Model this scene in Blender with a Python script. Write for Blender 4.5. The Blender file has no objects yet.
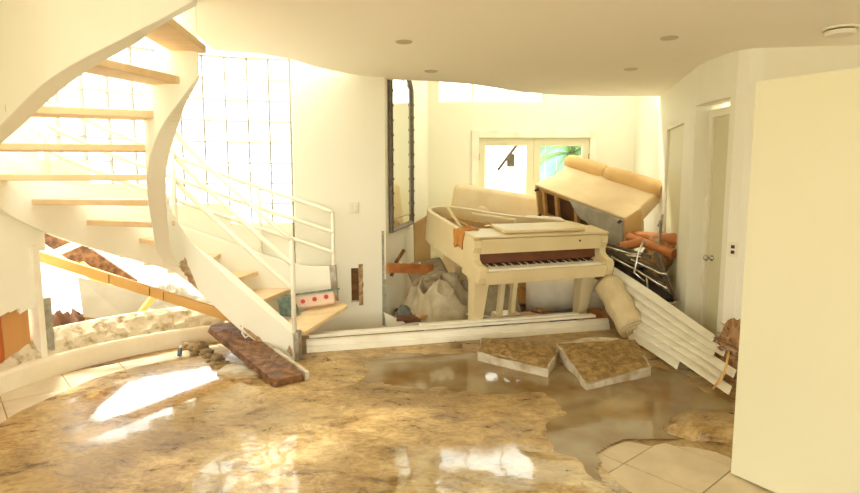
import bpy, bmesh, math, random
from mathutils import Vector, Matrix, Euler, noise

random.seed(7)
scene = bpy.context.scene
C = scene.collection
PI = math.pi
R = math.radians

# ------------------------------------------------------------------ camera
cam_d = bpy.data.cameras.new('camera')
cam = bpy.data.objects.new('camera', cam_d)
C.objects.link(cam)
cam_d.sensor_width = 36.0
cam_d.lens = 24.0
cam_d.clip_start = 0.05
cam.location = (0, 0, 1.57)
cam.rotation_euler = (PI / 2 - math.atan(68 / 573.3), 0, 0)
scene.camera = cam

# ------------------------------------------------------------------ sky, sun, exposure
world = bpy.data.worlds.new('sky')
scene.world = world
world.use_nodes = True
bgn = world.node_tree.nodes['Background']
bgn.inputs[0].default_value = (1.0, 0.985, 0.885, 1)
bgn.inputs[1].default_value = 3.2
sun_d = bpy.data.lights.new('sun', 'SUN')
sun = bpy.data.objects.new('sun', sun_d)
C.objects.link(sun)
sun_d.energy = 3.2
sun_d.angle = R(8)
sun_d.color = (1, 0.93, 0.74)
sun.rotation_euler = Vector((0.42, -0.55, -0.95)).to_track_quat('-Z', 'Y').to_euler()
scene.view_settings.view_transform = 'Standard'
scene.view_settings.look = 'None'
scene.view_settings.exposure = 0.58
scene.view_settings.gamma = 1.0
scene.view_settings.use_curve_mapping = False
scene.cycles.max_bounces = 10
scene.cycles.diffuse_bounces = 6
scene.cycles.transparent_max_bounces = 12

# ------------------------------------------------------------------ materials
MATS = {}


def mat(name, col, rough=0.6, col2=None, scale=6.0, stretch=(1, 1, 1), detail=4.0, bump=0.0,
        bscale=None, metal=0.0, lo=0.35, hi=0.65, spec=0.5, rough2=None, coat=0.0):
    m = bpy.data.materials.new(name)
    m.use_nodes = True
    nt = m.node_tree
    b = nt.nodes['Principled BSDF']
    b.inputs['Base Color'].default_value = (*col, 1)
    b.inputs['Roughness'].default_value = rough
    b.inputs['Metallic'].default_value = metal
    b.inputs['Specular IOR Level'].default_value = spec
    b.inputs['Coat Weight'].default_value = coat
    if col2 is not None or bump:
        tc = nt.nodes.new('ShaderNodeTexCoord')
        mp = nt.nodes.new('ShaderNodeMapping')
        mp.inputs['Scale'].default_value = stretch
        nt.links.new(tc.outputs['Object'], mp.inputs[0])
    if col2 is not None:
        n = nt.nodes.new('ShaderNodeTexNoise')
        n.inputs['Scale'].default_value = scale
        n.inputs['Detail'].default_value = detail
        nt.links.new(mp.outputs[0], n.inputs['Vector'])
        r = nt.nodes.new('ShaderNodeValToRGB')
        r.color_ramp.elements[0].position = lo
        r.color_ramp.elements[0].color = (*col, 1)
        r.color_ramp.elements[1].position = hi
        r.color_ramp.elements[1].color = (*col2, 1)
        nt.links.new(n.outputs[0], r.inputs[0])
        nt.links.new(r.outputs[0], b.inputs['Base Color'])
        if rough2 is not None:
            mr = nt.nodes.new('ShaderNodeMapRange')
            mr.inputs['From Min'].default_value = lo
            mr.inputs['From Max'].default_value = hi
            mr.inputs['To Min'].default_value = rough
            mr.inputs['To Max'].default_value = rough2
            nt.links.new(n.outputs[0], mr.inputs[0])
            nt.links.new(mr.outputs[0], b.inputs['Roughness'])
    if bump:
        n2 = nt.nodes.new('ShaderNodeTexNoise')
        n2.inputs['Scale'].default_value = bscale or scale * 4
        n2.inputs['Detail'].default_value = 5
        nt.links.new(mp.outputs[0], n2.inputs['Vector'])
        bp = nt.nodes.new('ShaderNodeBump')
        bp.inputs['Strength'].default_value = bump
        bp.inputs['Distance'].default_value = 0.02
        nt.links.new(n2.outputs[0], bp.inputs['Height'])
        nt.links.new(bp.outputs[0], b.inputs['Normal'])
    MATS[name] = m
    return m


mat('wall_paint', (0.88, 0.855, 0.71), 0.7, (0.86, 0.83, 0.675), 1.3, bump=0.05, bscale=60)
mat('wall_white', (0.89, 0.875, 0.75), 0.6, (0.87, 0.85, 0.715), 1.1)
mat('ceiling_paint', (0.955, 0.91, 0.78), 0.8, (0.945, 0.90, 0.765), 0.8)
mat('door_paint', (0.74, 0.71, 0.505), 0.5, (0.72, 0.69, 0.48), 1.0)
mat('trim_paint', (0.88, 0.845, 0.71), 0.45, (0.80, 0.73, 0.55), 5, lo=0.5, hi=0.75)
mat('stair_white', (0.87, 0.85, 0.725), 0.5, (0.85, 0.825, 0.69), 2.0)
mat('tread_wood', (0.74, 0.54, 0.30), 0.55, (0.80, 0.62, 0.38), 3, (1, 6, 1))
mat('plywood', (0.74, 0.53, 0.27), 0.6, (0.82, 0.64, 0.38), 3, (1, 6, 1))
mat('rail_paint', (0.88, 0.84, 0.70), 0.4)
mat('tile', (0.60, 0.49, 0.32), 0.3, (0.72, 0.61, 0.43), 5, rough2=0.5)
mat('grout_mud', (0.30, 0.20, 0.10), 0.7, (0.40, 0.28, 0.15), 8)
mat('old_stucco', (0.74, 0.65, 0.46), 0.8, (0.36, 0.25, 0.12), 11, lo=0.5, hi=0.70, bump=0.6, bscale=30)
mat('stucco_smooth', (0.86, 0.78, 0.60), 0.6, (0.78, 0.68, 0.48), 3, bump=0.1)
mat('orange_board', (0.48, 0.21, 0.055), 0.55, (0.60, 0.31, 0.10), 3, (1, 1, 0.15))
mat('rust_plank', (0.36, 0.12, 0.025), 0.6, (0.46, 0.18, 0.04), 12, (0.4, 1, 1), bump=0.3)
mat('red_board', (0.36, 0.07, 0.015), 0.5, (0.47, 0.11, 0.02), 3, (1, 1, 0.2))
mat('pole_wood', (0.62, 0.33, 0.08), 0.55, (0.72, 0.44, 0.14), 5, (0.3, 1, 1))
mat('dark_timber', (0.09, 0.035, 0.012), 0.6, (0.30, 0.135, 0.045), 16, (1, 1, 1), bump=0.9, bscale=26, lo=0.36, hi=0.66)
mat('drywall_edge', (0.42, 0.42, 0.34), 0.8, (0.30, 0.28, 0.20), 20)
mat('rust_break', (0.34, 0.19, 0.08), 0.8, (0.60, 0.46, 0.28), 22, bump=0.6)
mat('steel_edge', (0.45, 0.44, 0.38), 0.45, (0.34, 0.24, 0.14), 18, metal=0.5)
mat('piano_cream', (0.78, 0.66, 0.40), 0.35, (0.72, 0.59, 0.33), 2.5, coat=0.2)
mat('piano_inner', (0.46, 0.26, 0.12), 0.5, (0.56, 0.34, 0.16), 4)
mat('fallboard', (0.13, 0.035, 0.012), 0.35, (0.20, 0.06, 0.02), 5)
mat('plate_gold', (0.72, 0.48, 0.16), 0.35, metal=0.6)
mat('ivory', (0.90, 0.86, 0.74), 0.3)
mat('ebony', (0.02, 0.015, 0.012), 0.3)
mat('string_steel', (0.55, 0.46, 0.35), 0.3, metal=0.8)
mat('sofa_fabric', (0.80, 0.54, 0.24), 0.85, (0.74, 0.48, 0.20), 3, bump=0.15, bscale=80)
mat('sofa_light', (0.86, 0.69, 0.42), 0.85, (0.80, 0.61, 0.35), 3, bump=0.15, bscale=80)
mat('sofa_dark', (0.10, 0.045, 0.02), 0.8, (0.17, 0.08, 0.03), 5)
mat('dust_cloth', (0.58, 0.55, 0.46), 0.9, (0.44, 0.40, 0.32), 6, bump=0.3)
mat('frame_wood', (0.50, 0.27, 0.09), 0.6, (0.60, 0.36, 0.15), 6)
mat('blanket', (0.52, 0.44, 0.29), 0.95, (0.40, 0.33, 0.20), 7, bump=0.4, bscale=40)
mat('pillow_stripe', (0.42, 0.34, 0.21), 0.95, (0.27, 0.20, 0.12), 14, (1, 5, 1), bump=0.3)
mat('rug_cream', (0.74, 0.63, 0.40), 0.95, (0.64, 0.52, 0.30), 6, bump=0.3, bscale=60)
mat('cushion_cream', (0.84, 0.70, 0.46), 0.9, (0.78, 0.62, 0.38), 4)
mat('mattress', (0.84, 0.79, 0.66), 0.9, (0.74, 0.67, 0.52), 5)
mat('terracotta', (0.62, 0.24, 0.07), 0.6, (0.52, 0.18, 0.05), 9)
mat('terracotta_shade', (0.36, 0.11, 0.03), 0.8)
mat('chrome', (0.62, 0.60, 0.55), 0.2, metal=1.0)
mat('frame_steel', (0.13, 0.11, 0.09), 0.45, (0.22, 0.17, 0.11), 20, metal=0.3)
mat('black_vinyl', (0.025, 0.02, 0.018), 0.45)
mat('siding', (0.84, 0.80, 0.68), 0.5, (0.74, 0.67, 0.52), 4, (1, 1, 1), lo=0.5, hi=0.8)
mat('slab_top', (0.23, 0.135, 0.04), 0.7, (0.46, 0.30, 0.11), 16, bump=1.0, bscale=34, lo=0.4, hi=0.68)
mat('slab_edge', (0.62, 0.55, 0.42), 0.7, (0.38, 0.28, 0.14), 9, lo=0.42, hi=0.7, bump=0.4)
mat('rock', (0.30, 0.21, 0.09), 0.8, (0.17, 0.11, 0.045), 18, bump=1.0, bscale=30)
mat('dark_rag', (0.10, 0.115, 0.10), 0.9, (0.20, 0.19, 0.15), 16, bump=0.4)
mat('teal', (0.09, 0.15, 0.12), 0.8, (0.22, 0.28, 0.22), 18)
mat('pink_cloth', (0.80, 0.60, 0.46), 0.9)
mat('berry', (0.55, 0.05, 0.05), 0.6)
mat('orange_cloth', (0.62, 0.28, 0.06), 0.85, (0.50, 0.20, 0.04), 12)
mat('leaf_brown', (0.34, 0.16, 0.06), 0.8, (0.55, 0.35, 0.18), 20, bump=0.5)
mat('leaf_mix', (0.24, 0.10, 0.04), 0.8, (0.62, 0.42, 0.24), 9, lo=0.35, hi=0.62)
mat('mirror_frame', (0.10, 0.08, 0.055), 0.4, (0.17, 0.14, 0.10), 25, metal=0.4)
mat('mirror_glass', (0.80, 0.82, 0.76), 0.06, metal=1.0)
mat('plastic_white', (0.85, 0.80, 0.66), 0.4)
mat('dark_slot', (0.05, 0.04, 0.03), 0.6)
mat('lamp_ring', (0.50, 0.42, 0.28), 0.4)
mat('ground_out', (0.80, 0.76, 0.66), 0.9, (0.68, 0.62, 0.50), 5, bump=0.5)
mat('old_board', (0.30, 0.26, 0.19), 0.8, (0.25, 0.21, 0.14), 3)
mat('brown_box', (0.20, 0.09, 0.04), 0.8, (0.12, 0.05, 0.02), 6)
mat('tan_panel', (0.62, 0.43, 0.20), 0.6, (0.50, 0.31, 0.12), 2)
mat('foam_yellow', (0.85, 0.55, 0.16), 0.7)
mat('palm_leaf', (0.10, 0.22, 0.06), 0.6, (0.22, 0.36, 0.12), 3)
mat('palm_trunk', (0.22, 0.14, 0.08), 0.9, (0.12, 0.08, 0.04), 12)
mat('backdrop_blue', (0.16, 0.36, 0.42), 0.7, (0.22, 0.44, 0.50), 3)  # sky colour, put on the added boards behind the palm
mat('bottle_blue', (0.08, 0.12, 0.20), 0.3)
mat('brass', (0.45, 0.30, 0.10), 0.35, metal=0.9)
mat('insulation', (0.30, 0.15, 0.05), 0.9, (0.18, 0.09, 0.03), 20)
mat('mortar', (0.50, 0.47, 0.40), 0.8)


def special_mats():
    # glass block: bright diffusing translucent glass
    m = bpy.data.materials.new('glass_block')
    m.use_nodes = True
    nt = m.node_tree
    nt.nodes.clear()
    out = nt.nodes.new('ShaderNodeOutputMaterial')
    tr = nt.nodes.new('ShaderNodeBsdfTransparent')
    tr.inputs[0].default_value = (0.93, 0.95, 0.93, 1)
    tl = nt.nodes.new('ShaderNodeBsdfTranslucent')
    tl.inputs[0].default_value = (0.95, 0.95, 0.93, 1)
    gl = nt.nodes.new('ShaderNodeBsdfGlossy')
    gl.inputs['Roughness'].default_value = 0.1
    a = nt.nodes.new('ShaderNodeMixShader')
    a.inputs[0].default_value = 0.30
    nt.links.new(tr.outputs[0], a.inputs[1])
    nt.links.new(tl.outputs[0], a.inputs[2])
    b = nt.nodes.new('ShaderNodeMixShader')
    b.inputs[0].default_value = 0.05
    nt.links.new(a.outputs[0], b.inputs[1])
    nt.links.new(gl.outputs[0], b.inputs[2])
    nt.links.new(b.outputs[0], out.inputs[0])
    MATS['glass_block'] = m
    # window glass
    m = bpy.data.materials.new('pane_glass')
    m.use_nodes = True
    nt = m.node_tree
    nt.nodes.clear()
    out = nt.nodes.new('ShaderNodeOutputMaterial')
    tr = nt.nodes.new('ShaderNodeBsdfTransparent')
    tr.inputs[0].default_value = (0.95, 0.97, 0.95, 1)
    gl = nt.nodes.new('ShaderNodeBsdfGlossy')
    gl.inputs['Roughness'].default_value = 0.02
    a = nt.nodes.new('ShaderNodeMixShader')
    a.inputs[0].default_value = 0.06
    nt.links.new(tr.outputs[0], a.inputs[1])
    nt.links.new(gl.outputs[0], a.inputs[2])
    nt.links.new(a.outputs[0], out.inputs[0])
    MATS['pane_glass'] = m
    # wet mud film
    m = bpy.data.materials.new('mud')
    m.use_nodes = True
    nt = m.node_tree
    b = nt.nodes['Principled BSDF']
    tc = nt.nodes.new('ShaderNodeTexCoord')
    mp = nt.nodes.new('ShaderNodeMapping')
    mp.inputs['Rotation'].default_value = (0, 0, R(-35))
    mp.inputs['Scale'].default_value = (1.0, 1.7, 1)
    nt.links.new(tc.outputs['Object'], mp.inputs[0])
    n1 = nt.nodes.new('ShaderNodeTexNoise')
    n1.inputs['Scale'].default_value = 3.4
    n1.inputs['Detail'].default_value = 9
    n1.inputs['Roughness'].default_value = 0.74
    n1.inputs['Distortion'].default_value = 0.6
    nt.links.new(mp.outputs[0], n1.inputs['Vector'])
    r1 = nt.nodes.new('ShaderNodeValToRGB')
    e = r1.color_ramp.elements
    e[0].position = 0.36
    e[0].color = (0.20, 0.115, 0.03, 1)
    e[1].position = 0.62
    e[1].color = (0.66, 0.50, 0.26, 1)
    x = e.new(0.47)
    x.color = (0.47, 0.325, 0.135, 1)
    nt.links.new(n1.outputs[0], r1.inputs[0])
    n2 = nt.nodes.new('ShaderNodeTexNoise')
    n2.inputs['Scale'].default_value = 1.1
    n2.inputs['Detail'].default_value = 5
    nt.links.new(tc.outputs['Object'], n2.inputs['Vector'])
    r2 = nt.nodes.new('ShaderNodeValToRGB')
    r2.color_ramp.elements[0].position = 0.40
    r2.color_ramp.elements[0].color = (0.62, 0.58, 0.52, 1)
    r2.color_ramp.elements[1].position = 0.58
    r2.color_ramp.elements[1].color = (1, 1, 1, 1)
    nt.links.new(n2.outputs[0], r2.inputs[0])
    mx = nt.nodes.new('ShaderNodeMixRGB')
    mx.blend_type = 'MULTIPLY'
    mx.inputs[0].default_value = 1
    nt.links.new(r1.outputs[0], mx.inputs[1])
    nt.links.new(r2.outputs[0], mx.inputs[2])
    ms = nt.nodes.new('ShaderNodeMapping')
    ms.inputs['Rotation'].default_value = (0, 0, R(48))
    ms.inputs['Scale'].default_value = (3.2, 5.0, 1)
    nt.links.new(tc.outputs['Object'], ms.inputs[0])
    n4 = nt.nodes.new('ShaderNodeTexNoise')
    n4.inputs['Scale'].default_value = 2.6
    n4.inputs['Detail'].default_value = 8
    n4.inputs['Roughness'].default_value = 0.7
    n4.inputs['Distortion'].default_value = 2.2
    nt.links.new(ms.outputs[0], n4.inputs['Vector'])
    r4 = nt.nodes.new('ShaderNodeValToRGB')
    r4.color_ramp.elements[0].position = 0.38
    r4.color_ramp.elements[0].color = (0.70, 0.60, 0.45, 1)
    r4.color_ramp.elements[1].position = 0.56
    r4.color_ramp.elements[1].color = (1.12, 1.1, 1.06, 1)
    nt.links.new(n4.outputs[0], r4.inputs[0])
    mx4 = nt.nodes.new('ShaderNodeMixRGB')
    mx4.blend_type = 'MULTIPLY'
    mx4.inputs[0].default_value = 1
    nt.links.new(mx.outputs[0], mx4.inputs[1])
    nt.links.new(r4.outputs[0], mx4.inputs[2])
    nt.links.new(mx4.outputs[0], b.inputs['Base Color'])
    mr = nt.nodes.new('ShaderNodeMapRange')
    mr.inputs['From Min'].default_value = 0.35
    mr.inputs['From Max'].default_value = 0.65
    mr.inputs['To Min'].default_value = 0.07
    mr.inputs['To Max'].default_value = 0.34
    nt.links.new(n1.outputs[0], mr.inputs[0])
    mr.inputs['To Min'].default_value = 0.22
    mr.inputs['To Max'].default_value = 0.55
    av = nt.nodes.new('ShaderNodeAttribute')
    av.attribute_name = 'slick'
    mrx = nt.nodes.new('ShaderNodeMix')
    nt.links.new(av.outputs['Fac'], mrx.inputs[0])
    nt.links.new(mr.outputs[0], mrx.inputs[2])
    mrx.inputs[3].default_value = 0.04
    nt.links.new(mrx.outputs[0], b.inputs['Roughness'])
    cw = nt.nodes.new('ShaderNodeMath')
    cw.operation = 'MULTIPLY'
    nt.links.new(av.outputs['Fac'], cw.inputs[0])
    cw.inputs[1].default_value = 1.0
    nt.links.new(cw.outputs[0], b.inputs['Coat Weight'])
    b.inputs['Coat Roughness'].default_value = 0.03
    n3 = nt.nodes.new('ShaderNodeTexNoise')
    n3.inputs['Scale'].default_value = 30
    n3.inputs['Detail'].default_value = 4
    nt.links.new(mp.outputs[0], n3.inputs['Vector'])
    bp = nt.nodes.new('ShaderNodeBump')
    bp.inputs['Strength'].default_value = 0.16
    bp.inputs['Distance'].default_value = 0.004
    nt.links.new(n3.outputs[0], bp.inputs['Height'])
    nt.links.new(bp.outputs[0], b.inputs['Normal'])
    MATS['mud'] = m
    # muddy water
    m = bpy.data.materials.new('muddy_water')
    m.use_nodes = True
    nt = m.node_tree
    b = nt.nodes['Principled BSDF']
    tc = nt.nodes.new('ShaderNodeTexCoord')
    n1 = nt.nodes.new('ShaderNodeTexNoise')
    n1.inputs['Scale'].default_value = 2.4
    n1.inputs['Detail'].default_value = 5
    nt.links.new(tc.outputs['Object'], n1.inputs['Vector'])
    r1 = nt.nodes.new('ShaderNodeValToRGB')
    r1.color_ramp.elements[0].position = 0.38
    r1.color_ramp.elements[0].color = (0.23, 0.135, 0.045, 1)
    r1.color_ramp.elements[1].position = 0.62
    r1.color_ramp.elements[1].color = (0.34, 0.26, 0.14, 1)
    nt.links.new(n1.outputs[0], r1.inputs[0])
    nt.links.new(r1.outputs[0], b.inputs['Base Color'])
    b.inputs['Roughness'].default_value = 0.05
    n3 = nt.nodes.new('ShaderNodeTexNoise')
    n3.inputs['Scale'].default_value = 9
    nt.links.new(tc.outputs['Object'], n3.inputs['Vector'])
    bp = nt.nodes.new('ShaderNodeBump')
    bp.inputs['Strength'].default_value = 0.06
    bp.inputs['Distance'].default_value = 0.01
    nt.links.new(n3.outputs[0], bp.inputs['Height'])
    nt.links.new(bp.outputs[0], b.inputs['Normal'])
    MATS['muddy_water'] = m


special_mats()


# ------------------------------------------------------------------ mesh helpers
class G:
    def __init__(self):
        self.v = []
        self.f = []

    def add(self, vs, fs):
        k = len(self.v)
        self.v += [Vector(p) for p in vs]
        self.f += [tuple(i + k for i in q) for q in fs]
        return self

    def hexa(self, p):          # 8 points: bottom 4 (ccw), top 4
        return self.add(p, [(3, 2, 1, 0), (4, 5, 6, 7), (0, 1, 5, 4), (1, 2, 6, 5), (2, 3, 7, 6), (3, 0, 4, 7)])

    def bx(self, x0, x1, y0, y1, z0, z1, M=None):
        p = [(x0, y0, z0), (x1, y0, z0), (x1, y1, z0), (x0, y1, z0), (x0, y0, z1), (x1, y0, z1), (x1, y1, z1), (x0, y1, z1)]
        if M is not None:
            p = [M @ Vector(q) for q in p]
        return self.hexa(p)

    def beam(self, a, b, w, h, up=(0, 0, 1), w2=None, h2=None):
        a, b = Vector(a), Vector(b)
        d = (b - a).normalized()
        s = d.cross(Vector(up)).normalized()
        u = s.cross(d).normalized()
        w2 = w2 or w
        h2 = h2 or h
        p = []
        for (c, ww, hh) in ((a, w, h), (b, w2, h2)):
            p += [c - s * ww / 2 - u * hh / 2, c + s * ww / 2 - u * hh / 2, c + s * ww / 2 + u * hh / 2, c - s * ww / 2 + u * hh / 2]
        return self.hexa(p)

    def prism(self, pts, z0, z1, M=None):
        n = len(pts)
        p = [Vector((x, y, z0)) for x, y in pts] + [Vector((x, y, z1)) for x, y in pts]
        if M is not None:
            p = [M @ q for q in p]
        fs = [tuple(range(n - 1, -1, -1)), tuple(range(n, 2 * n))]
        fs += [(i, (i + 1) % n, n + (i + 1) % n, n + i) for i in range(n)]
        return self.add(p, fs)

    def tube(self, pts, r, n=8, caps=True):
        pts = [Vector(p) for p in pts]
        m = len(pts)
        rs = r if isinstance(r, (list, tuple)) else [r] * m
        vs = []
        up = Vector((0, 0, 1))
        ref = None
        for i, p in enumerate(pts):
            d = (pts[min(i + 1, m - 1)] - pts[max(i - 1, 0)]).normalized()
            if ref is None:
                ref = d.cross(up)
                if ref.length < 0.1:
                    ref = d.cross(Vector((1, 0, 0)))
            ref = (ref - d * ref.dot(d)).normalized()
            q = d.cross(ref)
            for k in range(n):
                a = 2 * PI * k / n
                vs.append(p + (ref * math.cos(a) + q * math.sin(a)) * rs[i])
        fs = []
        for i in range(m - 1):
            for k in range(n):
                k2 = (k + 1) % n
                fs.append((i * n + k, i * n + k2, (i + 1) * n + k2, (i + 1) * n + k))
        if caps:
            fs.append(tuple(range(n - 1, -1, -1)))
            fs.append(tuple((m - 1) * n + k for k in range(n)))
        return self.add(vs, fs)

    def lathe(self, prof, n=24, M=None):      # prof: (r,z)
        vs = []
        for r_, z in prof:
            for k in range(n):
                a = 2 * PI * k / n
                q = Vector((r_ * math.cos(a), r_ * math.sin(a), z))
                vs.append(M @ q if M is not None else q)
        fs = []
        for i in range(len(prof) - 1):
            for k in range(n):
                k2 = (k + 1) % n
                fs.append((i * n + k, i * n + k2, (i + 1) * n + k2, (i + 1) * n + k))
        fs.append(tuple(range(n - 1, -1, -1)))
        fs.append(tuple((len(prof) - 1) * n + k for k in range(n)))
        return self.add(vs, fs)

    def grid(self, fn, nu, nv, closed=False):
        vs = [fn(i / nu, j / nv) for j in range(nv + 1) for i in range(nu + 1)]
        fs = [(j * (nu + 1) + i, j * (nu + 1) + i + 1, (j + 1) * (nu + 1) + i + 1, (j + 1) * (nu + 1) + i)
              for j in range(nv) for i in range(nu)]
        return self.add(vs, fs)

    def sweep(self, sections, closed=True):   # sections: list of equal-length rings
        n = len(sections[0])
        vs = [p for s in sections for p in s]
        fs = []
        for i in range(len(sections) - 1):
            for k in range(n):
                k2 = (k + 1) % n
                fs.append((i * n + k, i * n + k2, (i + 1) * n + k2, (i + 1) * n + k))
        fs.append(tuple(range(n - 1, -1, -1)))
        fs.append(tuple((len(sections) - 1) * n + k for k in range(n)))
        return self.add(vs, fs)

    def build(self, name, material, parent=None, smooth=False, bevel=0.0, local=False, seg=2, sub=0):
        vs = self.v
        if parent is not None and not local:
            L = Vector(parent.location)
            vs = [p - L for p in vs]
            org = None
        elif parent is None:
            xs = [p.x for p in vs]
            ys = [p.y for p in vs]
            org = Vector(((min(xs) + max(xs)) / 2, (min(ys) + max(ys)) / 2, min(p.z for p in vs)))
            vs = [p - org for p in vs]
        me = bpy.data.meshes.new(name)
        me.from_pydata([tuple(p) for p in vs], [], self.f)
        bm = bmesh.new()
        bm.from_mesh(me)
        bmesh.ops.recalc_face_normals(bm, faces=bm.faces)
        bm.to_mesh(me)
        bm.free()
        me.materials.append(MATS[material])
        if smooth:
            for p in me.polygons:
                p.use_smooth = True
        o = bpy.data.objects.new(name, me)
        C.objects.link(o)
        if parent is not None:
            o.parent = parent
        else:
            o.location = org
        if bevel:
            b = o.modifiers.new('bevel', 'BEVEL')
            b.width = bevel
            b.segments = seg
            b.limit_method = 'ANGLE'
            b.angle_limit = R(40)
        if sub:
            s = o.modifiers.new('sub', 'SUBSURF')
            s.levels = s.render_levels = sub
        return o


def tag(o, label, cat, group=None, kind=None):
    o['label'] = label
    o['category'] = cat
    if group:
        o['group'] = group
    if kind:
        o['kind'] = kind
    return o


def struct(o, label, cat):
    return tag(o, label, cat, kind='structure')


def thing(name, label, cat, loc, rot=None, group=None):
    o = bpy.data.objects.new(name, None)
    o.empty_display_size = 0.1
    C.objects.link(o)
    o.location = loc
    if rot is not None:
        o.rotation_euler = rot
    return tag(o, label, cat, group)


def fbm(x, y, z=0.0, oct_=4):
    return noise.fractal(Vector((x, y, z)), 0.9, 2.0, oct_)


def catmull(pts, t):
    n = len(pts)
    i = max(0, min(int(math.floor(t)), n - 2))
    u = t - i
    p1, p2 = pts[i], pts[i + 1]
    p0 = pts[i - 1] if i > 0 else tuple(2 * a - b for a, b in zip(p1, p2))
    p3 = pts[i + 2] if i + 2 < n else tuple(2 * b - a for a, b in zip(p1, p2))
    return tuple(0.5 * (2 * b + (c - a) * u + (2 * a - 5 * b + 4 * c - d) * u * u + (3 * b - a - 3 * c + d) * u ** 3)
                 for a, b, c, d in zip(p0, p1, p2, p3))


def ribbon(g, pts3, zts, zbs, thick):
    """Upright plate following pts (x,y); zts/zbs top and bottom heights."""
    secs = []
    m = len(pts3)
    for i in range(m):
        a = Vector(pts3[max(i - 1, 0)])
        b = Vector(pts3[min(i + 1, m - 1)])
        d = (b - a).normalized()
        nrm = Vector((-d.y, d.x)) * thick / 2
        p = Vector(pts3[i])
        secs.append([Vector((p.x - nrm.x, p.y - nrm.y, zbs[i])), Vector((p.x + nrm.x, p.y + nrm.y, zbs[i])),
                     Vector((p.x + nrm.x, p.y + nrm.y, zts[i])), Vector((p.x - nrm.x, p.y - nrm.y, zts[i]))])
    return g.sweep(secs)


# ================================================================== SETTING
CX, CY = -1.23, 3.65            # centre of the round stair bay


def pol(th, r):
    return (CX + r * math.cos(R(th)), CY + r * math.sin(R(th)))


# ---- floors
arc_f = [pol(a, 2.02) for a in range(206, 96, -4)]
front = [(-4.8, -1.6), (4.6, -1.6), (4.6, 6.35), (2.75, 6.15), (1.95, 5.94), (-1.2, 5.10), (-1.35, 5.66)] + arc_f[::-1] + [(-4.8, 2.75)]
floor = struct(G().prism(front, -0.20, -0.008).build('floor', 'grout_mud'), 'muddy tiled floor of the flooded front room', 'floor')
backp = [(-1.2, 5.10), (1.95, 5.94), (2.75, 6.15), (4.6, 6.35), (4.6, 9.2), (-1.4, 9.2), (-1.35, 5.66)]
struct(G().prism(backp, -0.34, -0.03).build('floor_back', 'grout_mud'), 'muddy floor under the debris around the piano', 'floor')
struct(G().prism([(-30, -30), (30, -30), (30, 40), (-30, 40)], -0.45, -0.36).build('ground', 'ground_out'),
       'pale sunlit ground outside the house', 'ground')

# floor tiles, laid diagonally
ts = 0.42
ang = R(-49)
tile_me = None
ux, uy = math.cos(ang), math.sin(ang)
for i in range(-14, 15):
    for j in range(-14, 16):
        x = -3.03 + (i + 0.5) * ts * ux - (j + 0.5) * ts * uy
        y = 3.90 + (i + 0.5) * ts * uy + (j + 0.5) * ts * ux
        if not (1.9 < y < 5.35 and -3.3 < x < 2.75):
            continue
        if y > 5.0 + (x + 1.2) * 0.266 - 0.1 and x > -1.4:
            continue
        if (x < CX and y > CY - 0.6 and math.hypot(x - CX, y - CY) > 2.0) or (x < -2.4 and y < 3.0 and x < -3.1):
            continue
        if x > 0.0 and x > 0.75 * y + 0.35:
            continue
        if tile_me is None:
            h = ts / 2 - 0.004
            g = G().bx(-h, h, -h, h, -0.009, 0.0)
            o = g.build('floor_tile', 'tile', floor, local=True)
            tile_me = o.data
        else:
            o = bpy.data.objects.new('floor_tile', tile_me)
            C.objects.link(o)
            o.parent = floor
        o.rotation_euler = (0, 0, ang)
        o.location = Vector((x, y, random.uniform(-0.0015, 0.0))) - floor.location


DEEP = [(0.72, 4.45, 1.30, 0.42), (1.42, 3.85, 0.62, 0.60), (1.0, 3.35, 0.32, 0.42), (0.25, 4.7, 0.8, 0.35)]
SLICK = [(-1.85, 3.98, 0.66, 0.62), (-0.85, 2.85, 0.40, 0.75), (0.35, 2.75, 0.65, 0.42)]


def blob(lst, x, y, k):
    w = max(1.0 - math.hypot((x - a) / c, (y - b) / d) for a, b, c, d in lst)
    return w + k * fbm(x * 2.2, y * 2.2, 5.5)


def wet(x, y):
    return blob(DEEP, x, y, 0.22)


def mud_h(x, y):
    w = max(-0.6, min(0.5, wet(x, y)))
    sl = max(0.0, min(1.0, 0.5 + 2.6 * blob(SLICK[:1], x, y, 0.35)))
    h = 0.0095 - 0.016 * w + (0.0035 * fbm(x * 1.3, y * 1.3, 3.1) + 0.0006 * fbm(x * 9, y * 9, 9)) * (1 - 0.93 * sl)
    h = max(h, 0.002)
    # bare tile along the curved kerb and in the right foreground
    dk = 1.97 - math.hypot(x - CX, y - CY)
    if x < -1.5:
        h -= 0.055 * max(0.0, 1 - max(dk, 0) / 0.62) * min(1, (-1.5 - x) / 0.5)
    d2 = math.hypot((x - 1.42) / 0.55, (y - 2.75) / 0.55)
    h -= 0.04 * max(0.0, 1.15 - d2)
    return max(-0.007, h)


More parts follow.
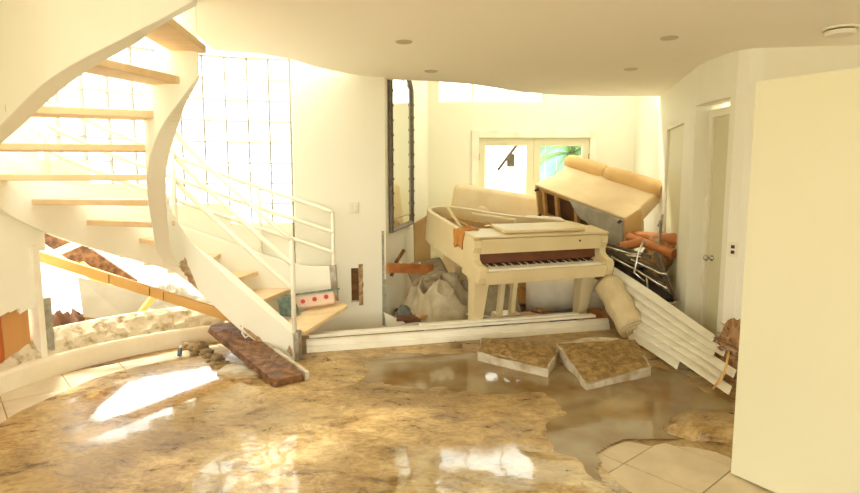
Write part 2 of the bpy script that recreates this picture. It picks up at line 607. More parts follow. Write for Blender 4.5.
mx0, mx1, my0, my1 = -3.25, 2.6, 1.7, 5.85
nx, ny = 234, 166
WZ = 0.0085
vs, fs, idx, wv, wf = [], [], {}, [], []
for j in range(ny + 1):
    for i in range(nx + 1):
        x = mx0 + (mx1 - mx0) * i / nx
        y = my0 + (my1 - my0) * j / ny
        if y > 5.03 + (x + 1.2) * 0.266 and x > -1.35:
            continue
        if x < CX + 0.3 and y > CY and math.hypot(x - CX, y - CY) > 1.99:
            continue
        idx[(i, j)] = len(vs)
        vs.append((x, y, mud_h(x, y)))
        wv.append((x, y, WZ))
for j in range(ny):
    for i in range(nx):
        q = [(i, j), (i + 1, j), (i + 1, j + 1), (i, j + 1)]
        if all(k in idx for k in q):
            f = tuple(idx[k] for k in q)
            fs.append(f)
            x, y, z = vs[f[0]]
            if z > -0.001 and z < WZ + 0.004 and wet(x, y) > -0.35 and math.hypot((x - 1.42) / 0.55, (y - 2.75) / 0.55) > 1.0:
                wf.append(f)
mud_o = G().add(vs, fs).build('mud_layer', 'mud', smooth=True)
at_ = mud_o.data.attributes.new('slick', 'FLOAT', 'POINT')
for k, (x, y, z) in enumerate(vs):
    at_.data[k].value = max(0.0, min(1.0, 0.5 + 2.6 * blob(SLICK, x, y, 0.35)))
tag(mud_o, 'wet brown mud smeared over the room floor', 'mud', kind='stuff')
use = sorted({i for f in wf for i in f})
mp_ = {k: i for i, k in enumerate(use)}
tag(G().add([wv[k] for k in use], [tuple(mp_[i] for i in f) for f in wf]).build('flood_water', 'muddy_water', smooth=True),
    'shallow brown flood water standing on the muddy floor', 'water', kind='stuff')

# ---- ceilings
ceil = [(-4.8, -1.6), (4.6, -1.6), (4.6, 7.5), (2.95, 7.40), (2.2, 7.40), (1.62, 7.30), (1.08, 7.05), (0.75, 6.72), (0.44, 6.46), (0.0, 6.27), (-0.47, 6.17),
        (-0.80, 5.85), (-1.05, 5.50), (-1.20, 5.15), (-1.40, 4.93), (-1.74, 4.78), (-1.70, 4.45), (-1.64, 4.0), (-1.52, 3.50), (-1.35, 3.05), (-1.18, 2.75), (-1.20, 2.64),
        (-1.33, 2.60), (-1.73, 2.74), (-2.05, 2.98), (-2.34, 3.25), (-2.74, 3.58), (-3.12, 4.03), (-4.8, 4.03)]
ceiling = struct(G().prism(ceil, 2.60, 2.85).build('ceiling', 'ceiling_paint'), 'flat cream ceiling with a curved edge over the piano alcove', 'ceiling')
zc = 3.9
g = G()
for (x0, x1, y0, y1) in ((-1.0, 4.4, 6.0, 6.7), (-1.0, 1.1, 6.7, 8.5), (2.75, 4.4, 6.7, 8.5), (-1.0, 4.4, 8.5, 9.3)):  # gap between these boxes is added, out of view, to brighten the alcove
    g.bx(x0, x1, y0, y1, zc, zc + 0.15)
struct(g.build('ceiling_back', 'wall_white'), 'high white alcove ceiling with an unseen opening added for light', 'ceiling')
struct(G().bx(-1.0, 4.4, 5.96, 6.04, 2.85, 3.9).build('wall_upper', 'wall_white'), 'white wall above the ceiling edge over the alcove', 'wall')


# ---- curved stair-bay wall
def zb_open(th):           # lower edge of wall above the broken opening (follows the stair)
    return 0.34 + (th - 104) * 0.0172


def win_bot(th):
    return 1.0 + (th - 94) * 0.0125


g = G()
# upper band above window and left part
def arcbox(g, t0, t1, z0, z1, r0=2.07, r1=2.20, n=4):
    for k in range(n):
        a, b = t0 + (t1 - t0) * k / n, t0 + (t1 - t0) * (k + 1) / n
        p = [(*pol(a, r0), z0), (*pol(a, r1), z0), (*pol(b, r1), z0), (*pol(b, r0), z0)]
        g.hexa(p + [(x, y, z1) for x, y, _ in p])


arcbox(g, 94, 153.7, 2.72, 3.3, n=16)
arcbox(g, 153.7, 206, 1.0, 3.3, n=14)
step = 5.427
cols = []
for c in range(11):
    t0 = 94 + c * step
    zb = win_bot(t0 + step / 2)
    rows = round((2.72 - zb) / 0.2)
    cols.append((t0, rows))
    zbot = 2.72 - rows * 0.2
    low = -0.15 if t0 + step < 106 else zb_open(t0 + step / 2)
    arcbox(g, t0, t0 + step, low, zbot, n=2)
# broken drywall hanging under the left part, ragged lower edge
for k in range(22):
    a, b = 156.5 + k * 2.1, 156.5 + (k + 1) * 2.1
    z0 = 0.56 + 0.05 * noise.noise(Vector((k * 0.7, 1, 2)))
    p = [(*pol(a, 2.045), z0 + 0.02 * random.random()), (*pol(a, 2.075), z0), (*pol(b, 2.075), z0), (*pol(b, 2.045), z0 - 0.02 * random.random())]
    g.hexa(p + [(x, y, 1.6) for x, y, _ in p])
wall_left = struct(g.build('wall_left', 'wall_white'), 'curved white wall of the stair bay, broken open low down', 'wall')
for k in range(6):
    a = 158.2 + k * 5.8
    gg = G()
    arcbox(gg, a, a + 5.6, -0.02, 0.75, 2.085, 2.12, n=2)
    gg.build('sheathing_board', 'orange_board' if k in (0,) else 'red_board', wall_left)
gg = G()
arcbox(gg, 156.2, 157.6, 0.0, 1.05, 2.0, 2.14, n=1)
gg.build('corner_post', 'trim_paint', wall_left)
gg = G()
arcbox(gg, 154.0, 156.0, 0.1, 0.62, 2.03, 2.16, n=1)
gg.build('torn_drywall_strip', 'drywall_edge', wall_left)

# glass block window
win = struct(G().bx(0, 0.001, 0, 0.001, 0, 0.001).build('window_1', 'mortar'), 'tall curved window of square glass blocks behind the stairs', 'window')
bpy.data.objects.remove(win)
g = G()
for t0, rows in cols:
    zbot = 2.72 - rows * 0.2
    for e in (t0 - 0.16, t0 + step - 0.16):
        arcbox(g, e, e + 0.32, zbot, 2.72, 2.105, 2.165, n=1)
    for r_ in range(rows + 1):
        arcbox(g, t0, t0 + step, zbot + r_ * 0.2 - 0.006, zbot + r_ * 0.2 + 0.006, 2.105, 2.165, n=2)
win = struct(g.build('window_1', 'mortar'), 'tall curved window of square glass blocks behind the stairs', 'window')
blk_me = None
for t0, rows in cols:
    for r_ in range(rows):
        z = 2.72 - (r_ + 0.5) * 0.2
        th = t0 + step / 2
        if blk_me is None:
            b = G().bx(-0.092, 0.092, -0.04, 0.04, -0.093, 0.093)
            o = b.build('glass_block', 'glass_block', win, local=True)
            blk_me = o.data
        else:
            o = bpy.data.objects.new('glass_block', blk_me)
            C.objects.link(o)
            o.parent = win
        o.location = Vector((*pol(th, 2.13), z)) - win.location
        o.rotation_euler = (0, 0, R(th - 90))

# curved kerb and broken wall stub
g = G()
n = 40
secs = []
for k in range(n + 1):
    th = 200 - (200 - 112) * k / n
    prof = [(1.95, -0.01), (1.955, 0.13), (1.97, 0.155), (2.10, 0.165), (2.10, -0.01)]
    secs.append([Vector((*pol(th, r_), z)) for r_, z in prof])
g.sweep(secs)
struct(g.build('trim_1', 'stucco_smooth', smooth=False, bevel=0.008), 'smooth curved cream kerb along the edge of the muddy floor', 'kerb')
g = G()
secs = []
n = 110
for k in range(n + 1):
    th = 170 - (170 - 113) * k / n
    lo_ = max(0.0, min(1.0, 1 - (th - 157) / 11))
    j = lambda s, a: a * noise.noise(Vector((k * 0.23, s, 0.5)))
    w = 0.03
    prof = [(2.0 + j(1, w), 0.14), (2.02 + j(2, w), 0.20 + j(3, 0.03)), (2.05 + j(4, w), 0.25 + j(5, 0.03)), (2.09 + j(6, w), 0.30 + j(7, 0.03)),
            (2.14, 0.335 + j(8, 0.012)), (2.20, 0.33), (2.22, -0.3), (2.05, -0.1)]
    prof = [(r_, z if z < 0.14 else 0.14 + (z - 0.14) * lo_) for r_, z in prof]
    secs.append([Vector((*pol(th, r_), z)) for r_, z in prof])
g.sweep(secs)
struct(g.build('wall_stub', 'old_stucco'), 'crumbled stucco wall stub above the curved kerb', 'wall')

# ---- straight wall between stairs and alcove (with a hole)
A = Vector((-1.23, 5.74))
B = Vector((-0.47, 6.05))
dAB = (B - A)
LAB = dAB.length
dAB.normalize()
nAB = Vector((-dAB.y, dAB.x))


def mid_box(g, s0, s1, z0, z1, d0=0.0, d1=0.12):
    p = []
    for s, d in ((s0, d0), (s1, d0), (s1, d1), (s0, d1)):
        q = A + dAB * s + nAB * d
        p.append((q.x, q.y, z0))
    g.hexa(p + [(x, y, z1) for x, y, _ in p])


g = G()
h0, h1 = 0.44, 0.54
mid_box(g, -0.12, h0, -0.15, 3.3)
mid_box(g, h1, LAB, -0.15, 3.3)
mid_box(g, h0, h1, 0.64, 3.3)
mid_box(g, h0, h1, -0.15, 0.28)
wall_mid = struct(g.build('wall_middle', 'wall_white'), 'cream wall between the staircase and the piano alcove', 'wall')
g = G()
mid_box(g, h0 - 0.02, h1 + 0.02, 0.26, 0.66, 0.09, 0.18)
g.build('exposed_stud', 'insulation', wall_mid)
g = G()
secs = []
for k in range(11):
    z = 0.24 + 0.44 * k / 10
    jj = 0.012 * noise.noise(Vector((k * 0.9, 4, 2)))
    q0 = A + dAB * (h1 - 0.02 + jj) + nAB * -0.006
    q1 = A + dAB * (h1 + 0.025 + jj) + nAB * -0.006
    q2 = q1 + nAB * 0.03
    q3 = q0 + nAB * 0.03
    secs.append([Vector((q.x, q.y, z)) for q in (q0, q1, q2, q3)])
g.sweep(secs)
g.build('torn_edge', 'rust_break', wall_mid)
g = G()
mid_box(g, LAB - 0.045, LAB - 0.02, 0.0, 1.02, -0.006, 0.01)
mid_box(g, LAB - 0.035, LAB + 0.004, 0.1, 0.5, -0.007, 0.012)
g.build('bared_corner_bead', 'drywall_edge', wall_mid)

# light switch
q = A + dAB * 0.47 + nAB * -0.006
sw = thing('light_switch', 'white double light switch on the cream wall by the stairs', 'switch', (q.x, q.y, 1.22), (0, 0, math.atan2(dAB.y, dAB.x)))
G().bx(-0.06, 0.06, -0.008, 0.006, 0, 0.115).build('plate', 'plastic_white', sw, local=True, bevel=0.003)
for dx in (-0.025, 0.025):
    G().bx(dx - 0.015, dx + 0.015, -0.014, -0.006, 0.028, 0.088).build('rocker', 'plastic_white', sw, local=True, bevel=0.002)


def wall_line(name, a, b, z0, z1, th, material, label, holes=()):
    """Upright wall from a to b (plan), holes: (s0,s1,z0,z1)."""
    a, b = Vector(a), Vector(b)
    d = b - a
    L = d.length
    d.normalize()
    nn = Vector((-d.y, d.x)) * th
    ss = sorted({0.0, L, *[h[0] for h in holes], *[h[1] for h in holes]})
    zz = sorted({z0, z1, *[h[2] for h in holes], *[h[3] for h in holes]})
    g = G()
    for s0, s1 in zip(ss, ss[1:]):
        for y0, y1 in zip(zz, zz[1:]):
            if any(h[0] <= s0 + 1e-6 and s1 <= h[1] + 1e-6 and h[2] <= y0 + 1e-6 and y1 <= h[3] + 1e-6 for h in holes):
                continue
            p0, p1 = a + d * s0, a + d * s1
            pts = [p0, p1, p1 + nn, p0 + nn]
            g.hexa([(p.x, p.y, y0) for p in pts] + [(p.x, p.y, y1) for p in pts])
    return struct(g.build(name, material), label, 'wall')


wall_line('wall_back_left', (-0.47, 6.06), (-0.03, 8.95), -0.15, 3.95, 0.12, 'wall_paint', 'cream side wall with the tall mirror')
wall_line('wall_back', (-0.15, 8.95), (3.3, 8.95), -0.15, 3.95, 0.14, 'wall_paint', 'cream end wall around the glazed double doors',
          [(0.85, 2.66, -0.15, 2.25), (0.25, 1.90, 2.70, 3.50)])
g = G()
for x0, x1, z0, z1 in ((0.10, 1.75, 2.70, 2.74), (0.10, 1.75, 3.46, 3.50), (0.10, 0.14, 2.74, 3.46), (1.71, 1.75, 2.74, 3.46), (0.63, 0.66, 2.74, 3.46), (1.18, 1.21, 2.74, 3.46)):
    g.bx(x0, x1, 8.98, 9.04, z0, z1)
w2 = struct(g.build('window_2', 'trim_paint'), 'high clerestory window over the glazed double doors', 'window')
for x0, x1 in ((0.14, 0.63), (0.66, 1.18), (1.21, 1.71)):
    G().bx(x0, x1, 9.005, 9.012, 2.74, 3.46).build('pane', 'pane_glass', w2)
wall_line('wall_back_right', (3.16, 8.95), (2.89, 7.30), -0.15, 3.95, 0.12, 'wall_white', 'brightly lit white wall at the far right of the alcove')
# right wall with door opening
ra, rb = Vector((2.89, 7.38)), Vector((2.514, 5.62))
wall_line('wall_right', ra, rb, -0.15, 3.95, 0.12, 'wall_white', 'white right-hand wall around the closed door', [(0.58, 1.50, -0.15, 2.17)])
# curved bump with recessed door
bump = [(2.514, 5.641), (2.47, 5.42), (2.451, 5.175), (2.465, 4.95), (2.502, 4.80), (2.56, 4.735), (2.663, 4.711), (2.95, 4.69), (2.95, 5.64)]
g = G().prism(bump, 2.24, 2.66)
g.prism([(2.514, 5.641), (2.50, 5.56), (2.485, 5.47), (2.72, 5.45), (2.72, 5.64)], -0.15, 2.24)
g.prism([(2.495, 4.87), (2.502, 4.80), (2.56, 4.735), (2.663, 4.711), (2.95, 4.69), (2.95, 4.82), (2.70, 4.87)], -0.15, 2.24)
struct(g.build('wall_closet', 'wall_white'), 'rounded white closet front with a recessed door', 'wall')
wall_line('wall_front_right', (2.663, 4.711), (4.6, 4.43), -0.15, 2.72, 0.12, 'wall_paint', 'cream wall behind the open door panel')
wall_line('wall_far_left', (-4.8, 4.1), (-4.8, -1.6), -0.2, 2.7, 0.1, 'wall_paint', 'cream wall at the far left of the front room')


wall_line('wall_far_right', (4.4, -1.6), (4.4, 4.6), -0.2, 2.7, 0.1, 'wall_paint', 'cream wall at the far right of the front room')
wall_line('wall_front', (4.5, -1.6), (-4.8, -1.6), -0.2, 2.7, 0.1, 'wall_paint', 'cream wall behind the viewer, its wide low opening shaped for the light', [(0.3, 8.9, -0.1, 1.9)])  # unseen wall; opening kept low to cut direct sky light


def panel_door(name, a, b, z0, z1, label, knob=True, th=0.04):
    a, b = Vector(a), Vector(b)
    d = (b - a)
    L = d.length
    ang = math.atan2(d.y, d.x)
    o = thing(name, label, 'door', (a.x, a.y, z0), (0, 0, ang))
    o['kind'] = 'structure'
    H = z1 - z0
    G().bx(0, L, 0, th, 0, H).build('leaf', 'door_paint', o, local=True, bevel=0.004)
    f = G()
    f.bx(-0.07, 0.0, -0.03, th, 0, H + 0.07).bx(L, L + 0.07, -0.03, th, 0, H + 0.07).bx(0.0, L, -0.03, th, H, H + 0.07)
    f.build('casing', 'trim_paint', o, local=True, bevel=0.005)
    for z in (0.25, H / 2, H - 0.25):
        G().tube([(L - 0.005, -0.012, z - 0.045), (L - 0.005, -0.012, z + 0.045)], 0.012).build('hinge', 'steel_edge', o, local=True)
    if knob:
        M = Matrix.Translation((0.08, 0, 0.98)) @ Matrix.Rotation(R(90), 4, 'X')
        G().lathe([(0.028, 0), (0.028, 0.012), (0.012, 0.018), (0.012, 0.04), (0.028, 0.05), (0.03, 0.065), (0.018, 0.08)], 16, M).build('knob', 'chrome', o, local=True, smooth=True)
    return o


dr = (rb - ra).normalized()
p0, p1 = ra + dr * 0.60, ra + dr * 1.48
nn = Vector((-dr.y, dr.x)) * 0.03
panel_door('door_2', p0 + nn, p1 + nn, -0.15, 2.13, 'closed white door in the right-hand wall beside the terracotta pipes')
panel_door('door_3', (2.64, 5.40), (2.66, 4.92), -0.15, 2.13, 'narrow recessed white door under the curved closet front')

# right wall switch plate on the closet side
sw = thing('wall_control', 'small double switch plate next to the foreground door panel', 'switch', (2.535, 4.757, 0.92), (0, 0, R(-48)))
G().bx(-0.035, 0.035, -0.010, 0.006, 0, 0.12).build('plate', 'plastic_white', sw, local=True, bevel=0.003)
for z in (0.025, 0.07):
    G().bx(-0.014, 0.014, -0.014, -0.006, z, z + 0.028).build('rocker', 'dark_slot', sw, local=True)

# ---- glazed double doors in the end wall
cas = G()
X0, X1, ZT = 0.70, 2.51, 2.25
cas.bx(X0 - 0.06, X0 + 0.05, 8.92, 9.05, -0.15, ZT + 0.06).bx(X1 - 0.05, X1 + 0.06, 8.92, 9.05, -0.15, ZT + 0.06).bx(X0 + 0.05, X1 - 0.05, 8.92, 9.05, ZT - 0.06, ZT + 0.06)
struct(cas.build('trim_2', 'trim_paint', bevel=0.006), 'cream frame around the glazed double doors', 'door frame')


def glazed(name, x0, x1, label, hinge_left):
    o = thing(name, label, 'door', (x0, 8.97, -0.13))
    o['kind'] = 'structure'
    W, H = x1 - x0, ZT - 0.05 + 0.13
    s = 0.105
    G().bx(0, s, 0, 0.05, 0, H).build('stile', 'door_paint', o, local=True, bevel=0.004)
    G().bx(W - s, W, 0, 0.05, 0, H).build('stile', 'door_paint', o, local=True, bevel=0.004)
    G().bx(s, W - s, 0, 0.05, H - 0.13, H).build('top_rail', 'door_paint', o, local=True, bevel=0.004)
    G().bx(s, W - s, 0, 0.05, 0, 0.3).build('bottom_rail', 'door_paint', o, local=True, bevel=0.004)
    G().bx(s, W - s, 0.02, 0.028, 0.3, H - 0.13).build('pane', 'pane_glass', o, local=True)
    hx = 0.0 if hinge_left else W
    for z in (0.3, 1.1, H - 0.30):
        G().tube([(hx, -0.012, z - 0.05), (hx, -0.012, z + 0.05)], 0.012).build('hinge', 'brass', o, local=True)
    return o


d4 = glazed('door_4', 0.752, 1.60, 'left leaf of the glazed double doors, pane washed out white', True)
glazed('door_5', 1.606, 2.458, 'right leaf of the glazed double doors, palm seen through it', False)
G().beam((1.06, 9.04, 1.70), (1.36, 9.04, 2.10), 0.05, 0.04).build('dangling_glazing_bar', 'frame_steel', d4)
lb = thing('lock_box', 'small grey lock box hanging inside the left glass door', 'lock', (1.265, 9.05, 1.80))
G().bx(-0.06, 0.06, 0, 0.05, -0.05, 0.15).build('body', 'frame_steel', lb, local=True, bevel=0.008)
G().tube([(-0.022, 0.02, 0.15), (-0.022, 0.02, 0.20), (0, 0.02, 0.22), (0.022, 0.02, 0.20), (0.022, 0.02, 0.15)], 0.006).build('shackle', 'chrome', lb, local=True)
# foreground door panel
fd = thing('door_1', 'large plain cream door panel standing open at the right edge', 'door', (1.60, 2.89, 0.012), (0, 0, math.atan2(-0.847, 0.532)))
fd['kind'] = 'structure'
G().bx(0, 0.86, 0, 0.045, 0, 2.03).build('leaf', 'door_paint', fd, local=True, bevel=0.003)
for z in (0.25, 1.0, 1.78):
    G().tube([(0.865, 0.05, z - 0.05), (0.865, 0.05, z + 0.05)], 0.011).build('hinge', 'steel_edge', fd, local=True)
for y in (-0.0, 0.045):
    M = Matrix.Translation((0.79, y, 1.0)) @ Matrix.Rotation(R(90 if y == 0 else -90), 4, 'X')
    G().lathe([(0.028, 0), (0.028, 0.012), (0.012, 0.018), (0.012, 0.04), (0.028, 0.05), (0.03, 0.065), (0.018, 0.08)], 16, M).build('knob', 'chrome', fd, local=True, smooth=True)

# ---- ceiling fittings
for (x, y, w) in ((-0.198, 4.50, 'left front recessed ceiling downlight, a faint pale ring'), (0.01, 5.69, 'left rear recessed ceiling downlight above the piano'),
                  (1.764, 4.38, 'right front recessed ceiling downlight near the smoke detector'), (1.90, 5.59, 'right rear recessed ceiling downlight near the closet')):
    dl = thing('downlight', w, 'ceiling light', (x, y, 2.588), None, 'recessed downlights')
    G().lathe([(0.045, 0.008), (0.060, 0.006), (0.066, 0.012)], 24).build('ring', 'lamp_ring', dl, local=True)
    G().lathe([(0.044, 0.009), (0.044, 0.0118)], 24).build('lens', 'ceiling_paint', dl, local=True)
sd = thing('smoke_detector', 'round cream smoke detector on the ceiling at top right', 'smoke detector', (2.826, 4.10, 2.545))
G().lathe([(0.04, 0.0), (0.085, 0.006), (0.095, 0.025), (0.095, 0.032)], 28).build('cover', 'plastic_white', sd, local=True, smooth=False)
G().lathe([(0.082, 0.032), (0.082, 0.042)], 28).build('vent_slot', 'dark_slot', sd, local=True)
G().lathe([(0.105, 0.042), (0.105, 0.056)], 28).build('base', 'plastic_white', sd, local=True)

# ================================================================== STAIRCASE
h = 0.185
zt = [0.12 + h * i for i in range(14)]
inner = [(-1.15, 4.80), (-1.40, 4.88), (-1.65, 4.97), (-1.88, 5.02), (-2.07, 4.98), (-2.17, 4.85), (-2.15, 4.60), (-2.05, 4.35), (-1.92, 4.05),
         (-1.78, 3.75), (-1.65, 3.55), (-1.52, 3.45), (-1.40, 3.45), (-1.28, 3.50)]
th_o = [82, 90, 99, 108, 118, 129, 141, 153, 165]
outer = [pol(a, 2.0) for a in th_o] + [(-2.80, 3.60), (-2.34, 3.27), (-1.75, 2.78), (-1.33, 2.64), (-1.06, 2.72)]
st = thing('staircase', 'white curved open-riser staircase with wooden treads and torn foot', 'staircase', (-1.7, 4.6, 0))


def path(pts, t):
    return Vector(catmull(pts, t))


def zat(t, lst):
    i = max(0, min(int(t), len(lst) - 2))
    return lst[i] + (lst[i + 1] - lst[i]) * (t - i)


N = 104
ti = [12.35 * k / N for k in range(N + 1)]
in_bot = [-0.10] + [-0.20] + [-0.25] * 12
in_top = [0.14] * 8 + [0.17, 0.2, 0.22, 0.22, 0.22, 0.22]
g = G()
ribbon(g, [path(inner, t) for t in ti], [zat(t, zt) + zat(t, in_top) for t in ti], [max(0.012, zat(t, zt) + zat(t, in_bot)) for t in ti], 0.11)
isr = g.build('inner_stringer', 'stair_white', st, bevel=0.006)
out_bot = [0.18, 0.05, -0.08, -0.20, -0.26, -0.28, -0.30, -0.30, -0.24, -0.10, -0.10, -0.13, -0.16, -0.16]
out_top = [0.58, 0.40, 0.30, 0.24, 0.20, 0.18, 0.16, 0.16, 0.20, 0.60, 0.62, 0.50, 0.33, 0.15]
g = G()
to_ = [8.0 * k / 60 for k in range(61)]
ribbon(g, [path(outer, t) for t in to_], [zat(t, zt) + zat(t, out_top) for t in to_], [zat(t, zt) + zat(t, out_bot) for t in to_], 0.07)
osr = g.build('outer_stringer', 'stair_white', st, bevel=0.006)
g = G()
to_ = [8.0 + 5.0 * k / 44 for k in range(45)]
ribbon(g, [path(outer, t) for t in to_], [min(2.6, zat(t, zt) + 0.2 + 1.6 * max(0, t - 8.0)) for t in to_], [zat(t, zt) + zat(t, out_bot) for t in to_], 0.10)
g.build('upper_outer_stringer', 'stair_white', st, bevel=0.006)
# torn steel ends at the foot
g = G()
q = path(inner, 0.0)
g.beam((q.x + 0.012, q.y - 0.01, 0.02), (q.x + 0.012, q.y - 0.01, 0.27), 0.05, 0.03, up=(1, 0, 0))
g.beam((q.x + 0.012, q.y + 0.035, 0.02), (q.x + 0.012, q.y + 0.035, 0.27), 0.02, 0.05, up=(1, 0, 0))
g.build('steel_end', 'steel_edge', isr if False else st)
g = G()
q = path(outer, 0.0)
g.beam((q.x + 0.012, q.y - 0.02, 0.30), (q.x - 0.01, q.y - 0.02, 0.72), 0.05, 0.06, up=(1, 0, 0))
g.build('steel_end', 'steel_edge', st)


# ragged rust patches, thin flakes standing on the stringer face
def rust_patch(t0, t1, zoff, hgt, seed):
    g = G()
    secs = []
    for k in range(13):
        t = t0 + (t1 - t0) * k / 12
        p = path(inner, t)
        d = (path(inner, min(t + 0.05, 13)) - path(inner, max(t - 0.05, 0))).normalized()
        nrm = Vector((-d.y, d.x))
        if nrm.y > 0:
            nrm = -nrm
        z = zat(t, zt) + zoff
        a = hgt * math.sin(PI * (k + 0.3) / 12.6) * (0.6 + 0.5 * abs(noise.noise(Vector((k * 0.8, seed, 0)))))
        j = 0.02 * noise.noise(Vector((k * 0.9, seed, 5)))
        o = p + nrm * 0.059
        i_ = p + nrm * 0.045
        secs.append([Vector((o.x, o.y, z + j)), Vector((o.x, o.y, z + j + a)), Vector((i_.x, i_.y, z + j + a)), Vector((i_.x, i_.y, z + j))])
    g.sweep(secs)
    g.build('rusted_patch', 'rust_break', st)


rust_patch(0.5, 2.0, -0.205, 0.08, 1)
rust_patch(0.02, 0.22, -0.06, 0.10, 2)
rust_patch(3.9, 5.3, -0.25, 0.20, 3)

for i in range(1, 13):
    a0, a1 = max(0, i - 0.62), min(13, i + 0.72)
    p = [path(inner, a0), path(outer, a0), path(outer, a1), path(inner, a1)]
    if i < 2:
        continue
    # upper treads: depth limited
    mid_i, mid_o = path(inner, i), path(outer, i)
    if True:
        ax = (mid_o - mid_i).normalized()
        pr_ = Vector((-ax.y, ax.x))
        if (path(outer, min(13, i + .5)) - path(outer, i - .5)).dot(pr_) < 0:
            pr_ = -pr_
        wo, wi = (0.17, 0.12) if i < 8 else (0.115, 0.095)
        p = [mid_i - pr_ * wi, mid_o - pr_ * wo, mid_o + pr_ * wo, mid_i + pr_ * wi]
    z = zt[i]
    G().hexa([(q.x, q.y, z - 0.045) for q in p] + [(q.x, q.y, z) for q in p]).build('tread', 'tread_wood', st, bevel=0.006)

# railings
roff_o = [1.12, 1.03, 0.95, 0.88, 0.83, 0.80, 0.78, 0.78]
for dz in (0.0, -0.2, -0.4):
    pts = []
    for k in range(36):
        t = 7.0 * k / 35
        q = path(outer, t)
        pts.append((q.x, q.y, zat(t, zt) + zat(t, roff_o) + dz))
    G().tube(pts, 0.02, 8).build('outer_handrail' if dz == 0 else 'outer_rail', 'rail_paint', st, smooth=True)
for t in (0.02, 2.4, 4.8, 7.0):
    q = path(outer, t)
    G().tube([(q.x, q.y, zat(t, zt) + 0.1), (q.x, q.y, zat(t, zt) + zat(t, roff_o))], 0.018, 8).build('outer_post', 'rail_paint', st, smooth=True)
for dz in (0.98, 0.77, 0.56):
    pts = []
    for k in range(26):
        t = 0.05 + 4.9 * k / 25
        q = path(inner, t)
        pts.append((q.x, q.y, zat(t, zt) + dz - 0.06 * (1 - t / 5)))
    G().tube(pts, 0.021, 8).build('inner_handrail' if dz > 0.9 else 'inner_rail', 'rail_paint', st, smooth=True)
for t in (0.06, 4.9):
    q = path(inner, t)
    G().tube([(q.x, q.y, zat(t, zt) + 0.1), (q.x, q.y, zat(t, zt) + 0.93)], 0.021, 8).build('inner_post', 'rail_paint', st, smooth=True)
# loose plywood first tread
G().hexa([(-1.10, 4.90, 0.20), (-0.78, 5.35, 0.34), (-1.02, 5.62, 0.36), (-1.36, 5.05, 0.22),
          (-1.10, 4.90, 0.235), (-0.78, 5.35, 0.375), (-1.02, 5.62, 0.395), (-1.36, 5.05, 0.255)]).build('loose_tread', 'plywood', st, bevel=0.004)

# berry cushion resting on the loose tread
cu = thing('berry_cushion', 'small pink cloth with red berries and a teal zigzag border by the stair foot', 'cloth', (-1.10, 5.36, 0.362), (R(-8), R(-6), R(8)))
G().bx(-0.24, 0.20, -0.03, 0.05, 0.0, 0.13).build('cover', 'pink_cloth', cu, local=True, bevel=0.02)
for k, dx in enumerate((-0.10, 0.01, 0.12)):
    M = Matrix.Translation((dx, -0.03, 0.06 + 0.008 * k)) @ Matrix.Rotation(R(90), 4, 'X')
    G().lathe([(0.001, -0.004), (0.022, 0.0), (0.02, 0.006), (0.005, 0.010)], 12, M).build('berry', 'berry', cu, local=True)
g = G()
for k in range(12):
    x = -0.25 + k * 0.042
    g.prism([(x, -0.045), (x + 0.042, -0.045), (x + 0.021, 0.03)], 0.125, 0.142)
g.bx(-0.25, 0.25, 0.0, 0.05, 0.125, 0.14)
g.build('zigzag_border', 'teal', cu, local=True)
tag(G().hexa([(-1.40, 5.20, 0.30), (-1.27, 5.16, 0.30), (-1.20, 5.25, 0.30), (-1.33, 5.30, 0.30),
              (-1.42, 5.22, 0.46), (-1.33, 5.17, 0.50), (-1.27, 5.24, 0.50), (-1.36, 5.29, 0.47)]).build('teal_rag', 'teal', bevel=0.015),
    'dark teal rag wedged behind the stair railing post', 'cloth')

# ================================================================== GRAND PIANO
pyaw, ppitch, proll = R(21.7), R(9.6), R(0.1)
prot = Euler((ppitch, proll, pyaw), 'XYZ')
ploc = Vector((1.11, 5.60, -0.02))
pn = thing('grand_piano', 'cream baby grand piano without its lid, standing in the debris', 'piano', ploc, prot)
pn.scale = (1.04, 1.04, 1.04)


def pp(g, name, m, **k):
    return g.build(name, m, pn, local=True, **k)


rim_ctrl = [(-0.705, 0.28), (-0.705, 0.6), (-0.705, 0.95), (-0.705, 1.25), (-0.66, 1.42), (-0.52, 1.51), (-0.35, 1.49), (-0.21, 1.37),
            (-0.06, 1.19), (0.12, 1.02), (0.32, 0.90), (0.52, 0.79), (0.65, 0.65), (0.705, 0.46), (0.705, 0.28)]
rp = [Vector(catmull(rim_ctrl, (len(rim_ctrl) - 1) * k / 84)) for k in range(85)]
g = G()
ribbon(g, rp, [0.98] * 85, [0.64] * 85, 0.05)
pp(g, 'rim', 'piano_cream', bevel=0.006)
inn = [(p.x * 0.985, p.y) for p in rp]
pp(G().prism(inn, 0.655, 0.68), 'bottom_board', 'piano_inner')
pp(G().prism(inn, 0.80, 0.81), 'soundboard', 'piano_inner')
g = G()
ribbon(g, [Vector((p.x * 0.93, 0.28 + (p.y - 0.28) * 0.955)) for p in rp], [0.865] * 85, [0.81] * 85, 0.075)
for x0, x1, y1 in ((-0.52, -0.56, 1.36), (-0.3, -0.36, 1.38), (-0.08, -0.1, 1.14), (0.18, 0.17, 0.95), (0.42, 0.44, 0.79)):
    g.beam((x0, 0.45, 0.85), (x1, y1, 0.85), 0.03, 0.03)
g.bx(-0.68, 0.68, 0.40, 0.50, 0.83, 0.87)
pp(g, 'iron_plate', 'plate_gold', bevel=0.004)
g = G()
for k in range(40):
    x = -0.62 + k * 0.031
    ymax = 1.36 if x < -0.28 else max(0.6, 1.30 - (x + 0.28) * 0.75)
    if x > 0.5:
        ymax = 0.68
    g.beam((x, 0.47, 0.878), (x - 0.03, ymax, 0.878), 0.003, 0.003)
pp(g, 'strings', 'string_steel')
